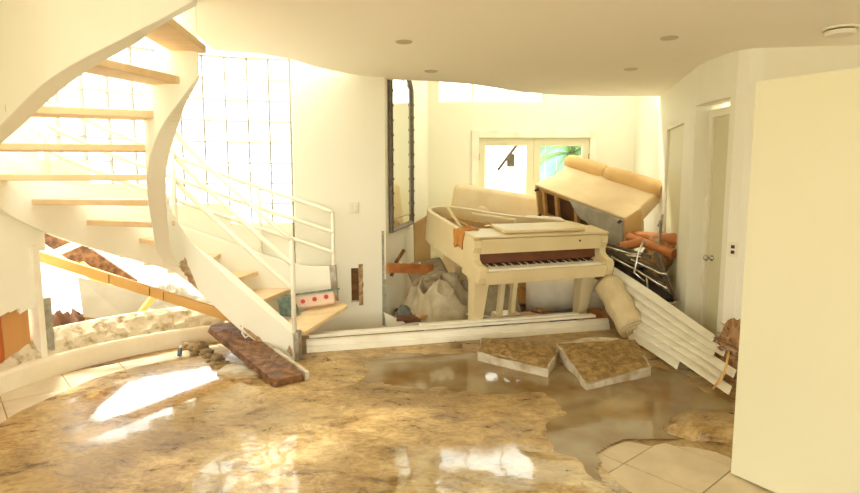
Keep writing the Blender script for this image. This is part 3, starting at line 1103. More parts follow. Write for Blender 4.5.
# arms (cheeks)
prof = [(0.34, 0.98), (0.17, 0.98), (0.135, 0.955), (0.125, 0.90), (0.15, 0.84), (0.135, 0.785), (0.08, 0.76), (0.02, 0.755), (-0.01, 0.73), (-0.015, 0.66), (0.0, 0.60), (0.34, 0.60)]
for s_ in (-1, 1):
    M = Matrix(((0, 0, 1, 0), (1, 0, 0, 0), (0, 1, 0, 0), (0, 0, 0, 1)))
    g = G().prism(prof, s_ * 0.66, s_ * 0.735, M)
    pp(g, 'arm', 'piano_cream', bevel=0.006)
pp(G().bx(-0.66, 0.66, 0.0, 0.36, 0.585, 0.66), 'keybed', 'piano_cream', bevel=0.004)
pp(G().bx(-0.66, 0.66, -0.005, 0.03, 0.62, 0.705), 'key_slip', 'piano_cream', bevel=0.004)
g = G()
kw = 1.23 / 52
for k in range(52):
    x = -0.615 + k * kw
    g.bx(x + 0.0008, x + kw - 0.0008, 0.034, 0.19, 0.68, 0.722)
pp(g, 'white_keys', 'ivory')
g = G()
for k in range(51):
    if (k % 7) in (0, 2, 3, 5, 6):
        x = -0.615 + (k + 1) * kw
        g.bx(x - 0.005, x + 0.005, 0.105, 0.19, 0.715, 0.731)
pp(g, 'black_keys', 'ebony', bevel=0.002)
for s_ in (-1, 1):
    pp(G().bx(min(s_ * 0.617, s_ * 0.66), max(s_ * 0.617, s_ * 0.66), 0.03, 0.19, 0.66, 0.735), 'key_block', 'piano_cream', bevel=0.004)
fb = pp(G().hexa([(-0.66, 0.19, 0.69), (0.66, 0.19, 0.69), (0.66, 0.22, 0.69), (-0.66, 0.22, 0.69),
                  (-0.66, 0.235, 0.86), (0.66, 0.235, 0.86), (0.66, 0.26, 0.86), (-0.66, 0.26, 0.86)]), 'fallboard', 'fallboard')
pp(G().bx(-0.66, 0.66, 0.135, 0.165, 0.835, 0.975), 'name_rail', 'piano_cream', bevel=0.005)
pp(G().bx(-0.735, 0.735, 0.13, 0.42, 0.982, 1.0), 'lid_front_flap', 'piano_cream', bevel=0.004)
md = pp(G().bx(-0.40, 0.50, 0.20, 0.47, 1.004, 1.03), 'music_desk', 'piano_cream', bevel=0.006)
pp(G().bx(-0.46, 0.46, 0.47, 0.50, 0.99, 1.012), 'desk_hinge_strip', 'plate_gold')
for (x, y) in ((-0.60, 0.24), (0.60, 0.24), (-0.30, 1.22)):
    g = G().beam((x, y, 0.64), (x, y, 0.54), 0.17, 0.17, up=(0, 1, 0))
    g.beam((x, y, 0.54), (x, y, 0.05), 0.15, 0.15, up=(0, 1, 0), w2=0.095, h2=0.095)
    lg = pp(g, 'leg', 'piano_cream', bevel=0.006)
    M = Matrix.Translation((x, y, 0.0))
    G().lathe([(0.022, 0.005), (0.026, 0.02), (0.022, 0.045), (0.014, 0.055)], 12, M).build('caster', 'brass', lg, local=True)
ly = pp(G().beam((-0.255, 0.40, 0.60), (-0.275, 0.36, 0.13), 0.05, 0.06, up=(0, 1, 0)).beam((-0.12, 0.40, 0.60), (-0.135, 0.36, 0.13), 0.05, 0.06, up=(0, 1, 0)), 'lyre_post', 'piano_cream', bevel=0.005)
G().bx(-0.33, -0.07, 0.28, 0.42, 0.07, 0.14).build('pedal_box', 'piano_cream', ly, local=True, bevel=0.005)
for x in (-0.26, -0.20, -0.14):
    G().beam((x, 0.29, 0.10), (x, 0.16, 0.08), 0.022, 0.012).build('pedal', 'brass', ly, local=True, bevel=0.003)
pp(G().beam((-0.60, 0.60, 0.90), (-0.66, 0.95, 1.10), 0.02, 0.02), 'lid_prop', 'piano_cream')
pp(G().beam((-0.10, 0.52, 0.88), (-0.10, 0.54, 1.06), 0.018, 0.018).beam((-0.10, 0.54, 1.05), (-0.45, 0.80, 1.06), 0.016, 0.016), 'desk_support', 'piano_cream')
pp(G().beam((0.40, 0.128, 0.925), (0.40, 0.136, 0.925), 0.016, 0.016), 'lock', 'ebony')

# orange cloth draped over the bass side of the rim
g = G()


def drape(u, v):
    s = (v - 0.5) * 2
    y = 0.36 + 0.20 * u + 0.015 * math.sin(9 * v + 4 * u)
    if s < 0:
        return (-0.742 - 0.012 * abs(math.sin(7 * u + 3)), y, 0.99 + s * 0.17 + 0.02 * math.sin(6 * u))
    return (-0.742 + s * 0.16, y, 0.992 + 0.025 * math.sin(5 * u + 2 * s))


g.grid(drape, 14, 14)
oc = g.build('orange_cloth', 'orange_cloth', smooth=True)
oc.data.transform(Matrix.Translation(oc.location))
oc.location = ploc
oc.rotation_euler = prot
oc.scale = pn.scale
sm = oc.modifiers.new('thick', 'SOLIDIFY')
sm.thickness = 0.012
tag(oc, 'crumpled orange-brown cloth hung over the piano rim', 'cloth')

# ================================================================== SOFA
e1 = Vector((-0.56, 0.78, 0.25)).normalized()
e2 = Vector((0.72, 0.50, 0.38))
e2 = (e2 - e1 * e2.dot(e1)).normalized()
e3 = e1.cross(e2)
Ms = Matrix((e1, e2, e3)).transposed()
so = thing('sofa', 'tipped-over tan loveseat with torn underside piled behind the piano', 'sofa', (2.29, 6.72, 1.11), Ms.to_euler())
SL = 1.52


def sp(g, name, m, **k):
    return g.build(name, m, so, local=True, **k)


# open-bottomed base box: four sides
sp(G().bx(0, SL, 0.0, 0.30, 0.0, 0.03), 'rear_panel', 'sofa_light', bevel=0.01)
sp(G().bx(0, SL, 0.0, 0.30, 0.50, 0.53), 'front_panel', 'sofa_fabric', bevel=0.01)
sp(G().bx(0, 0.03, 0.0, 0.30, 0.03, 0.50), 'end_panel', 'sofa_fabric', bevel=0.01)
sp(G().bx(SL - 0.03, SL, 0.0, 0.30, 0.03, 0.50), 'end_panel', 'sofa_fabric', bevel=0.01)
sp(G().bx(0.03, SL - 0.03, 0.14, 0.17, 0.03, 0.50), 'seat_deck', 'sofa_dark')
for u in (0.42, 0.78, 1.12, 1.36):
    sp(G().bx(u, u + 0.05, 0.015, 0.06, 0.03, 0.50), 'cross_slat', 'frame_wood')
sp(G().bx(0.03, SL - 0.03, 0.005, 0.05, 0.03, 0.07), 'frame_rail', 'frame_wood')
g = G()


def cloth(u, v):
    uu = 0.02 + 0.86 * u
    dmax = 0.50 - 0.0 * u
    d = 0.03 + (0.04 + 0.42 * (1 - u * u) + 0.03 * math.sin(17 * u)) * v + 0.0
    return (uu, -0.006 - 0.018 * abs(noise.noise(Vector((u * 7, v * 6, 1)))), min(d, dmax))


g.grid(cloth, 26, 12)
dc = sp(g, 'torn_dust_cover', 'dust_cloth', smooth=True)
dc.modifiers.new('thick', 'SOLIDIFY').thickness = 0.006
# backrest rising from the rear edge, with a roll along its top
sp(G().hexa([(0.02, 0.28, 0.02), (SL - 0.02, 0.28, 0.02), (SL - 0.02, 0.30, 0.24), (0.02, 0.30, 0.24),
             (0.02, 0.66, -0.07), (SL - 0.02, 0.66, -0.07), (SL - 0.02, 0.70, 0.10), (0.02, 0.70, 0.10)]), 'backrest', 'sofa_light', bevel=0.03, seg=3)
for a, b in ((-0.02, SL * 0.56), (SL * 0.56 + 0.008, SL + 0.02)):
    n = 10
    pts = [(a + (b - a) * k / n, 0.68, -0.07) for k in range(n + 1)]
    rr = [0.085] + [0.102] + [0.106] * (n - 3) + [0.102, 0.085]
    sp(G().tube(pts, rr, 20), 'back_roll', 'sofa_fabric', smooth=False, bevel=0.012)
for a, b in ((0.05, SL / 2 - 0.01), (SL / 2 + 0.01, SL - 0.05)):
    sp(G().bx(a, b, 0.30, 0.44, 0.22, 0.54), 'seat_cushion', 'sofa_light', bevel=0.05, seg=3)
for u in (0.06, SL - 0.06):
    for d in (0.06, 0.47):
        sp(G().tube([(u, 0.0, d), (u, -0.05, d)], [0.022, 0.016], 10), 'foot', 'ebony')

# things holding the sofa up (mostly hidden behind the piano)
def crate(name, label, c, s, rz, m='frame_wood'):
    o = thing(name, label, 'crate', (c[0], c[1], c[2]), (0, 0, R(rz)))
    x, y, z = s[0] / 2, s[1] / 2, s[2]
    G().bx(-x + 0.012, x - 0.012, -y + 0.012, y - 0.012, 0.0, 0.015).build('bottom', m, o, local=True)
    nsl = max(2, int(z / 0.16))
    for k in range(nsl):
        z0, z1 = z * k / nsl + 0.008, z * (k + 1) / nsl - 0.008
        for sy in (-1, 1):
            G().bx(-x, x, min(sy * y, sy * (y - 0.012)), max(sy * y, sy * (y - 0.012)), z0, z1).build('slat', m, o, local=True)
        for sx in (-1, 1):
            G().bx(min(sx * x, sx * (x - 0.012)), max(sx * x, sx * (x - 0.012)), -y + 0.014, y - 0.014, z0, z1).build('slat', m, o, local=True)
    for sx in (-1, 1):
        for sy in (-1, 1):
            G().bx(sx * (x - 0.03) - 0.015, sx * (x - 0.03) + 0.015, sy * (y - 0.03) - 0.015, sy * (y - 0.03) + 0.015, 0.0, z).build('corner_post', m, o, local=True)
    return o


crate('wooden_crate', 'brown slatted crate buried under the right end of the tan sofa', (2.42, 7.05, -0.03), (0.5, 0.5, 0.62), 40, 'brown_box')
crate('tall_wooden_crate', 'tall brown slatted crate under the raised end of the tan sofa', (1.95, 7.65, -0.03), (0.45, 0.45, 0.72), 35, 'brown_box')


# ================================================================== SOFT DEBRIS
def rounded_cushion(name, label, loc, size, rot, m, cat='cushion', group=None, crown=0.5):
    sx, sy, sz = size
    vs, fs = [], []
    n = 14
    g = G()

    def top(sgn):
        def fn(u, v):
            a, b = 2 * u - 1, 2 * v - 1
            e = (1 - abs(a) ** 4) ** 0.5 * (1 - abs(b) ** 4) ** 0.5
            w = 0.012 * noise.noise(Vector((a * 2.5 + loc[0] * 7, b * 2.5, sgn)))
            return (a * sx / 2, b * sy / 2, sz / 2 + sgn * (sz / 2) * (crown * e + (1 - crown) * min(1, e * 2.2)) + w * e)
        return fn
    g.grid(top(1), n, n)
    g.grid(top(-1), n, n)
    o = g.build(name, m, smooth=True)
    o.data.transform(Matrix.Translation(o.location))
    bm = bmesh.new()
    bm.from_mesh(o.data)
    bmesh.ops.remove_doubles(bm, verts=bm.verts, dist=0.0008)
    bmesh.ops.recalc_face_normals(bm, faces=bm.faces)
    bm.to_mesh(o.data)
    bm.free()
    o.location = loc
    o.rotation_euler = [R(a) for a in rot]
    return tag(o, label, cat, group)


def heap(name, label, loc, rx, ry, hz, m, seed, cat, folds=5.0, amp=0.12, rz=0.0, n=44):
    """Cloth-like crumpled mound on the ground, closed underneath."""
    vs = []
    g = G()

    def fn(u, v):
        a = 2 * PI * u
        r_ = v
        e = 1 + 0.16 * noise.noise(Vector((math.cos(a) * 1.6, math.sin(a) * 1.6, seed)))
        x, y = math.cos(a) * r_ * rx * e, math.sin(a) * r_ * ry * e
        base = max(0.0, 1 - r_ ** 2.6)
        q = Vector((x * folds + seed, y * folds * 1.4, seed * 1.7))
        fold = 1 - abs(noise.noise(q + Vector((0.5 * noise.noise(q * 0.6), 0.5, 0)))) * 2.2
        z = hz * base * (0.78 + 0.25 * noise.noise(Vector((x * 2.2, y * 2.2, seed + 3)))) + amp * fold * base ** 0.5 * (0.4 + 0.6 * hz)
        return (x, y, max(0.0, z))
    g.grid(fn, n, n // 2)
    o = g.build(name, m, smooth=True)
    o.data.transform(Matrix.Translation(o.location))
    bm = bmesh.new()
    bm.from_mesh(o.data)
    bmesh.ops.remove_doubles(bm, verts=bm.verts, dist=0.0005)
    bmesh.ops.recalc_face_normals(bm, faces=bm.faces)
    bm.to_mesh(o.data)
    bm.free()
    o.location = loc
    o.rotation_euler = (0, 0, R(rz))
    return tag(o, label, cat)


heap('blanket', 'crumpled grey-beige blanket heaped left of the piano leg', (0.14, 6.22, -0.03), 0.46, 0.34, 0.42, 'blanket', 2.3, 'blanket', 5.0, 0.42, n=80)
heap('quilt', 'folded pale brown quilt lying under the piano keyboard', (0.72, 6.45, -0.03), 0.34, 0.30, 0.40, 'blanket', 7.1, 'blanket', 6.5, 0.24)
heap('wet_rag', 'dark grey-green wet rag lying at the corner of the mirror wall', (-0.28, 6.08, -0.03), 0.13, 0.11, 0.24, 'dark_rag', 4.2, 'cloth', 9, 0.12)
rounded_cushion('striped_pillow', 'grey-brown striped pillow on top of the blanket heap', (-0.02, 6.42, 0.44), (0.44, 0.36, 0.17), (26, -10, 12), 'pillow_stripe')
# leaning mattress and cushions behind the piano
mt = thing('mattress', 'cream mattress leaning below the double doors behind the piano', 'mattress', (1.08, 8.36, -0.03), (R(-8), R(9), R(-2)))
G().bx(-0.95, 0.95, -0.10, 0.10, 0.0, 1.42).build('body', 'cushion_cream', mt, local=True, bevel=0.09, seg=5, smooth=False)
G().bx(-0.96, 0.96, -0.11, -0.095, 0.62, 0.66).build('handle_band', 'sofa_light', mt, local=True, bevel=0.004)


def bolster(name, label, a, b, r_, m='cushion_cream', cat='cushion', flat=False):
    a, b = Vector(a), Vector(b)
    o = thing(name, label, cat, (a + b) / 2 - Vector((0, 0, r_)))
    n = 12
    pts = [a + (b - a) * k / n for k in range(n + 1)]
    rr = [r_ * 0.82, r_ * 0.96] + [r_ * (1 + 0.03 * math.sin(k * 1.7)) for k in range(n - 3)] + [r_ * 0.96, r_ * 0.82]
    if flat:
        rr = [r_ * (1 + 0.05 * math.sin(k * 1.3)) for k in range(n + 1)]
    bo = G().tube(pts, rr, 20).build('body', m, o, smooth=not flat)
    if flat:
        for p_ in bo.data.polygons:
            p_.use_smooth = len(p_.vertices) == 4
    d = (b - a).normalized()
    s = d.cross(Vector((0, 0, 1))).normalized()
    u = s.cross(d)
    sp_ = []
    for k in range(70):
        an = k / 70 * 6 * PI
        rad = r_ * 0.78 * (1 - k / 75)
        sp_.append(b + d * 0.004 + (s * math.cos(an) + u * math.sin(an)) * rad)
    G().tube(sp_, 0.008, 5).build('rolled_edge', m, o, smooth=True)
    return o


heap('rolled_pad', 'rounded cream pad standing up behind the piano tail', (0.74, 7.72, -0.03), 0.30, 0.22, 1.50, 'cushion_cream', 5.1, 'cushion', 1.5, 0.0)
crate('low_crate', 'pale slatted crate under the rolled quilt behind the piano', (1.42, 7.28, -0.03), (0.42, 0.42, 0.78), 20)
bolster('rolled_quilt', 'pale rolled quilt squeezed between piano and sofa', (1.20, 7.35, 0.96), (1.66, 7.12, 0.94), 0.15, 'mattress')
bolster('rolled_carpet', 'thick white carpet roll lying on the floor under the piano', (1.15, 6.75, 0.18), (2.02, 6.60, 0.20), 0.21, 'mattress', 'carpet')
bolster('rolled_rug', 'cream rug roll slumped at the right end of the piano', (1.83, 5.84, 0.49), (1.95, 5.36, 0.135), 0.135, 'rug_cream', 'rug', True)
heap('rug_end', 'loose folded end of the cream rug on the floor', (1.93, 5.30, 0.0), 0.13, 0.08, 0.06, 'rug_cream', 3.3, 'rug', 8, 0.05)
bolster('grey_mat_roll', 'thin grey-brown mat roll behind the cream rug roll', (1.93, 6.30, 0.60), (1.97, 5.90, 0.34), 0.06, 'blanket', 'mat')
tag(G().hexa([(-0.17, 7.05, -0.03), (0.02, 7.25, -0.03), (0.0, 7.28, -0.03), (-0.19, 7.08, -0.03),
              (-0.19, 7.05, 1.02), (0.0, 7.25, 1.12), (-0.02, 7.28, 1.12), (-0.21, 7.08, 1.02)]).build('cabinet_panel', 'tan_panel', bevel=0.006),
    'brown wooden panel leaning on the mirror wall behind the piano', 'panel')

# terracotta pipes
for k, (a, b, r_, lab) in enumerate((((2.40, 6.75, 0.90), (2.70, 6.16, 0.915), 0.062, 'upper terracotta clay pipe sticking out beside the sofa'),
                                     ((2.30, 6.62, 0.90), (2.62, 6.10, 0.765), 0.052, 'lower terracotta clay pipe angled down beside the sofa'),
                                     ((2.15, 6.45, 0.80), (2.40, 6.42, 0.86), 0.055, 'short terracotta clay pipe lying against the sofa end'))):
    a, b = Vector(a), Vector(b)
    o = thing('clay_pipe', lab, 'pipe', (a + b) / 2, None, 'terracotta pipes')
    d = (b - a)
    n = 14
    M = Matrix.Translation(a) @ d.to_track_quat('Z', 'Y').to_matrix().to_4x4()
    L = d.length
    G().lathe([(r_ * 0.92, 0), (r_ * 0.95, L * 0.8), (r_ * 1.08, L * 0.84), (r_ * 1.08, L), (r_ * 0.74, L), (r_ * 0.70, L * 0.55)], 20, M).build('barrel', 'terracotta', o, smooth=False)
    G().lathe([(r_ * 0.69, L * 0.60), (r_ * 0.69, L * 0.62)], 20, M).build('bore_shade', 'terracotta_shade', o)  # dark disc, shade of the hollow end put into its colour
tag(G().lathe([(0.10, 0.0), (0.15, 0.12), (0.17, 0.30), (0.155, 0.40), (0.18, 0.44), (0.18, 0.48), (0.15, 0.48), (0.13, 0.42)], 24,
              Matrix.Translation((2.42, 6.40, 0.42)) @ Matrix.Rotation(R(28), 4, 'Y')).build('terracotta_pot', 'leaf_brown', smooth=False),
    'dull brown clay pot behind the chrome tubing', 'pot')

bf = thing('bed_frame', 'dark steel bed frame bars jammed between the sofa and the right wall', 'bed frame', (2.2, 6.1, 0.4))
for a, b, w in (((1.90, 6.52, 0.86), (2.34, 6.02, 0.74), 0.030), ((1.92, 6.46, 0.80), (2.40, 5.92, 0.62), 0.026), ((2.0, 6.5, 0.74), (2.46, 5.84, 0.50), 0.03), ((2.36, 5.96, 0.80), (2.50, 5.72, 0.34), 0.028)):
    G().beam(a, b, w, 0.04).build('angle_bar', 'frame_steel', bf, bevel=0.003)
for p in ((2.02, 6.36, 0.80), (2.26, 6.08, 0.70)):
    G().beam(p, (p[0] + 0.12, p[1] + 0.08, p[2] - 0.10), 0.02, 0.025).build('cross_link', 'steel_edge', bf)

# collapsed chrome chair
ch = thing('chrome_chair', 'collapsed chair of chrome tubing and black vinyl by the right wall', 'chair', (2.25, 5.9, 0.3))
G().hexa([(1.94, 6.42, 0.60), (2.30, 5.62, 0.33), (2.50, 5.75, 0.31), (2.18, 6.52, 0.58),
          (1.94, 6.42, 0.67), (2.30, 5.62, 0.40), (2.50, 5.75, 0.38), (2.18, 6.52, 0.65)]).build('seat', 'black_vinyl', ch, bevel=0.02)
G().hexa([(1.92, 6.34, 0.69), (2.22, 6.00, 0.60), (2.36, 6.14, 0.57), (2.08, 6.46, 0.67),
          (1.92, 6.34, 0.73), (2.22, 6.00, 0.64), (2.36, 6.14, 0.61), (2.08, 6.46, 0.71)]).build('backrest', 'black_vinyl', ch, bevel=0.015)
for k, pts in enumerate(([(1.96, 6.28, 0.82), (2.14, 6.05, 0.77), (2.22, 5.98, 0.78)], [(2.20, 5.86, 0.94), (2.16, 5.90, 0.80), (2.12, 5.88, 0.60), (2.20, 5.80, 0.52)],
                         [(2.12, 5.98, 0.72), (2.32, 5.72, 0.62), (2.37, 5.66, 0.62)], [(1.98, 6.2, 0.72), (2.15, 5.92, 0.62), (2.36, 5.60, 0.48)],
                         [(2.22, 5.84, 0.46), (2.36, 5.58, 0.33), (2.40, 5.5, 0.36)], [(2.25, 5.88, 0.56), (2.24, 5.80, 0.44), (2.28, 5.74, 0.40)])):
    G().tube(pts, 0.012, 8).build('tube', 'chrome', ch, smooth=True)
tag(G().tube([(2.52, 6.25, 0.98), (2.53, 6.24, 1.18)], 0.015, 8).tube([(2.53, 6.24, 1.12), (2.50, 6.22, 1.12), (2.48, 6.22, 1.05)], 0.01, 8).tube([(2.52, 6.25, 0.98), (2.50, 6.28, 0.40)], 0.015, 8).build('metal_post', 'steel_edge', smooth=True),
    'grey metal post with a bracket standing beside the terracotta pipes', 'post')

# ================================================================== FALLEN TRIM, SIDING, PLANKS
fbb = thing('fallen_baseboard', 'long white baseboard lying across the floor below the piano', 'baseboard', (0.35, 5.38, 0.0))
a, b = Vector((-1.10, 4.98, 0)), Vector((1.86, 5.78, 0))
dd = (b - a).normalized()
ns = Vector((-dd.y, dd.x, 0))
secs = []
n = 24
for k in range(n + 1):
    p = a + (b - a) * k / n
    wob = 0.006 * noise.noise(Vector((k * 0.5, 0, 0)))
    pr_ = [(0.0, 0.004 + (0.015 if 3 < k < 6 else 0)), (0.01, 0.07), (0.022, 0.075), (0.03, 0.115 + wob), (0.055, 0.13), (0.075, 0.12), (0.06, 0.004)]
    secs.append([p + ns * s + Vector((0, 0, z)) for s, z in pr_])
G().sweep(secs).build('moulding', 'trim_paint', fbb)
G().beam(Vector((-1.10, 5.07, 0.155)), Vector((1.70, 5.825, 0.16)), 0.09, 0.03).build('cap_board', 'trim_paint', fbb, bevel=0.006)
# split, thinner board on top
tag(G().beam((-0.10, 5.33, 0.184), (1.52, 5.77, 0.192), 0.07, 0.022).build('split_board', 'trim_paint', bevel=0.005),
    'narrow split white board lying on the fallen baseboard', 'board')
tag(G().hexa([(-0.44, 5.85, -0.03), (-0.12, 5.92, -0.03), (-0.13, 5.96, -0.03), (-0.45, 5.89, -0.03),
              (-0.48, 5.86, 0.18), (-0.33, 5.90, 0.10), (-0.34, 5.94, 0.10), (-0.49, 5.90, 0.18)]).build('corner_scrap', 'trim_paint', bevel=0.004),
    'torn white wall scrap at the foot of the mirror wall', 'scrap')

# lap siding sheets
sdg = thing('siding_panel', 'torn sheet of white lap siding slumped along the right wall', 'siding', (2.05, 5.0, 0.0))
LA, LD = Vector((1.99, 6.10, 0.62)), Vector((1.93, 5.62, 0.03))
RA, RD = Vector((2.375, 4.40, 0.27)), Vector((2.09, 3.80, 0.02))
ends = [0.90, 0.97, 0.90, 1.03, 0.96, 1.0, 0.62]
nb = 7
for k in range(nb):
    v0, v1 = k / nb, (k + 1) / nb
    t1 = ends[k]
    t0 = 0.02 * (k % 3)

    def pt(u, v):
        p = LA.lerp(LD, v).lerp(RA.lerp(RD, v), u)
        p.z = max(p.z, 0.016) + 0.01 * math.sin(u * 5 + k)
        return p
    nrm = (RA - LA).cross(LD - LA).normalized()
    if nrm.z < 0:
        nrm = -nrm
    secs = []
    m = 10
    for q in range(m + 1):
        u = t0 + (t1 - t0) * q / m
        jag = 0.02 * noise.noise(Vector((q, k, 1))) if q == m else 0
        p0, p1 = pt(u + jag, v0), pt(u, v1)
        secs.append([p0, p1 + nrm * 0.034, p1 + nrm * 0.044, p0 + nrm * 0.008])
    G().sweep(secs).build('siding_board', 'siding', sdg)
tag(G().tube([(2.06, 4.02, 0.05), (2.16, 4.06, 0.16), (2.21, 4.12, 0.30)], 0.009, 6).build('bent_stick', 'pole_wood', smooth=True),
    'thin bent orange stick on the end of the siding', 'stick')
heap('dry_leaves', 'heap of dry brown leaves and rags beside the open door panel', (2.42, 4.42, 0.0), 0.14, 0.22, 0.42, 'leaf_brown', 9.4, 'leaves', 12, 0.16)

random.seed(21)
g = G()
for k in range(90):
    a_, r_ = random.uniform(0, 2 * PI), random.uniform(0.3, 1.0)
    p = Vector((2.40 + 0.14 * r_ * math.cos(a_), 4.40 + 0.2 * r_ * math.sin(a_), 0.06 + 0.44 * random.random() * (1.05 - 0.6 * r_)))
    d1 = Vector((random.uniform(-1, 1), random.uniform(-1, 1), random.uniform(-0.6, 0.9))).normalized() * random.uniform(0.04, 0.09)
    d2 = d1.cross(Vector((random.random(), random.random(), 1))).normalized() * 0.025
    n_ = d1.cross(d2).normalized() * 0.012
    g.add([p - d1, p + d2 + n_, p + d1 + n_ * 1.5, p - d2 + n_, p - n_ * 0.3], [(0, 1, 4), (1, 2, 4), (2, 3, 4), (3, 0, 4)])
tag(g.build('loose_leaves', 'leaf_mix'), 'curled dry leaves stuck over the brown heap by the open door panel', 'leaves', kind='stuff')

# dark timber and others on the floor
dt = thing('dark_timber', 'dark brown split timber sloping under the stair foot', 'timber', (-1.4, 4.6, 0.0))
g = G()
a, b = Vector((-1.95, 5.22, 0.20)), Vector((-1.06, 4.20, 0.045))
d = (b - a).normalized()
s = d.cross(Vector((0, 0, 1))).normalized()
u = s.cross(d)
secs = []
for k in range(21):
    p = a + (b - a) * k / 20
    j = [0.012 * noise.noise(Vector((k * 0.5, q, 3))) for q in range(6)]
    w = 0.125
    e = 0.03 if k in (0, 20) else 0
    secs.append([p - s * (w + j[0]) - u * 0.03, p + s * (w + j[1]) - u * 0.03, p + s * (w - e + j[2]) + u * 0.028, p + s * 0.03 + u * (0.036 + j[3]),
                 p - s * 0.04 + u * (0.028 + j[4]), p - s * (w - e) + u * (0.03 + j[5])])
g.sweep(secs)
g.build('plank', 'dark_timber', dt)
G().beam(a - s * 0.145 + u * 0.0, b - s * 0.145 + u * 0.0, 0.03, 0.075).build('edge_strip', 'slab_edge', dt)
for k, t in enumerate((0.25, 0.45, 0.72)):
    q = a + (b - a) * t + s * (0.03 - 0.03 * k)
    G().tube([q + u * 0.02, q + u * 0.07 + d * 0.01], 0.004, 6).build('nail', 'steel_edge', dt)
tag(G().tube([(-1.62, 4.86, 0.33), (-1.63, 4.85, 0.24), (-1.60, 4.84, 0.20), (-1.57, 4.84, 0.22)], 0.008, 6).build('bent_rod', 'rail_paint', smooth=True),
    'short white hooked rod hanging below the stair stringer', 'rod')

pole = thing('orange_pole', 'long orange-brown wooden stud leaning across the opening under the stairs', 'timber', (-2.5, 5.05, 0.0))
G().beam((-3.44, 4.98, 0.90), (-1.76, 5.16, 0.285), 0.045, 0.088).build('stud', 'pole_wood', pole, bevel=0.004)
for t in (0.35, 0.55, 0.62):
    p = Vector((-3.44, 4.98, 0.90)).lerp(Vector((-1.76, 5.16, 0.285)), t)
    G().beam(p + Vector((0, -0.0245, -0.04)), p + Vector((0.004, -0.0245, 0.04)), 0.006, 0.006).build('saw_mark', 'dark_timber', pole)

tag(G().prism([(-1.70, 4.42), (-1.36, 4.40), (-1.33, 4.55), (-1.45, 4.63), (-1.68, 4.60)], 0.012, 0.045).build('drywall_offcut', 'slab_edge', bevel=0.004),
    'small pale drywall offcut on the mud beside the dark timber', 'offcut')

# wooden plank sticking out left of the piano
wp = thing('orange_plank', 'short orange-brown plank with two nails poking out left of the piano', 'plank', (-0.2, 6.1, 0.5))
G().beam((-0.45, 5.97, 0.635), (0.02, 6.30, 0.575), 0.05, 0.10).build('board', 'rust_plank', wp, bevel=0.004)
for t in (0.3, 0.72):
    p = Vector((-0.45, 5.97, 0.635)).lerp(Vector((0.02, 6.30, 0.575)), t)
    G().tube([p + Vector((0, 0, 0.04)), p + Vector((0, -0.01, 0.066))], 0.010, 8).build('nail_head', 'plastic_white', wp)
tag(G().beam((-0.13, 6.0, 0.20), (0.98, 5.93, 0.075), 0.016, 0.016).build('white_batten', 'trim_paint'), 'thin white batten lying across the debris below the piano', 'batten')
tag(G().tube([(-0.42, 6.13, 0.52), (-0.36, 6.18, 0.68), (-0.28, 6.2, 0.80)], 0.02, 8).build('dark_branch', 'dark_timber', smooth=True), 'dark stick poking up beside the mirror wall', 'stick')

heap('muddy_clutter', 'dark muddy clutter packed below the orange plank', (-0.12, 6.02, -0.03), 0.28, 0.16, 0.17, 'brown_box', 8.8, 'debris', 9, 0.10)
bw = thing('brown_bowl', 'brown wooden bowl lying beside the right piano leg', 'bowl', (1.78, 6.08, -0.03))
M = Matrix.Rotation(R(18), 4, 'X')
G().lathe([(0.05, 0.02), (0.10, 0.05), (0.14, 0.11), (0.148, 0.14), (0.136, 0.14), (0.09, 0.07), (0.03, 0.045)], 24, M).build('bowl', 'rust_plank', bw, local=True, smooth=True)
G().lathe([(0.052, 0.0), (0.05, 0.022)], 20, M).build('foot_ring', 'dark_timber', bw, local=True)
tag(G().hexa([(0.80, 5.98, 0.0), (1.30, 6.10, 0.0), (1.25, 6.35, 0.02), (0.75, 6.22, 0.02), (0.80, 5.98, 0.05), (1.30, 6.10, 0.06), (1.25, 6.35, 0.09), (0.75, 6.22, 0.08)]).build('flat_box', 'frame_wood', bevel=0.006),
    'flattened tan cardboard box under the piano pedals', 'box')
tag(G().beam((1.28, 6.22, 0.02), (1.72, 6.34, 0.05), 0.20, 0.10).build('black_case', 'black_vinyl', bevel=0.015), 'small black case lying under the piano keyboard', 'case')
tag(G().hexa([(-0.30, 5.80, 0.02), (0.08, 5.86, 0.05), (0.06, 5.98, 0.05), (-0.32, 5.92, 0.02), (-0.30, 5.80, 0.05), (0.08, 5.86, 0.08), (0.06, 5.98, 0.08), (-0.32, 5.92, 0.05)]).build('grey_tray', 'dust_cloth', bevel=0.008),
    'flat grey tray in the debris at the mirror wall corner', 'tray')

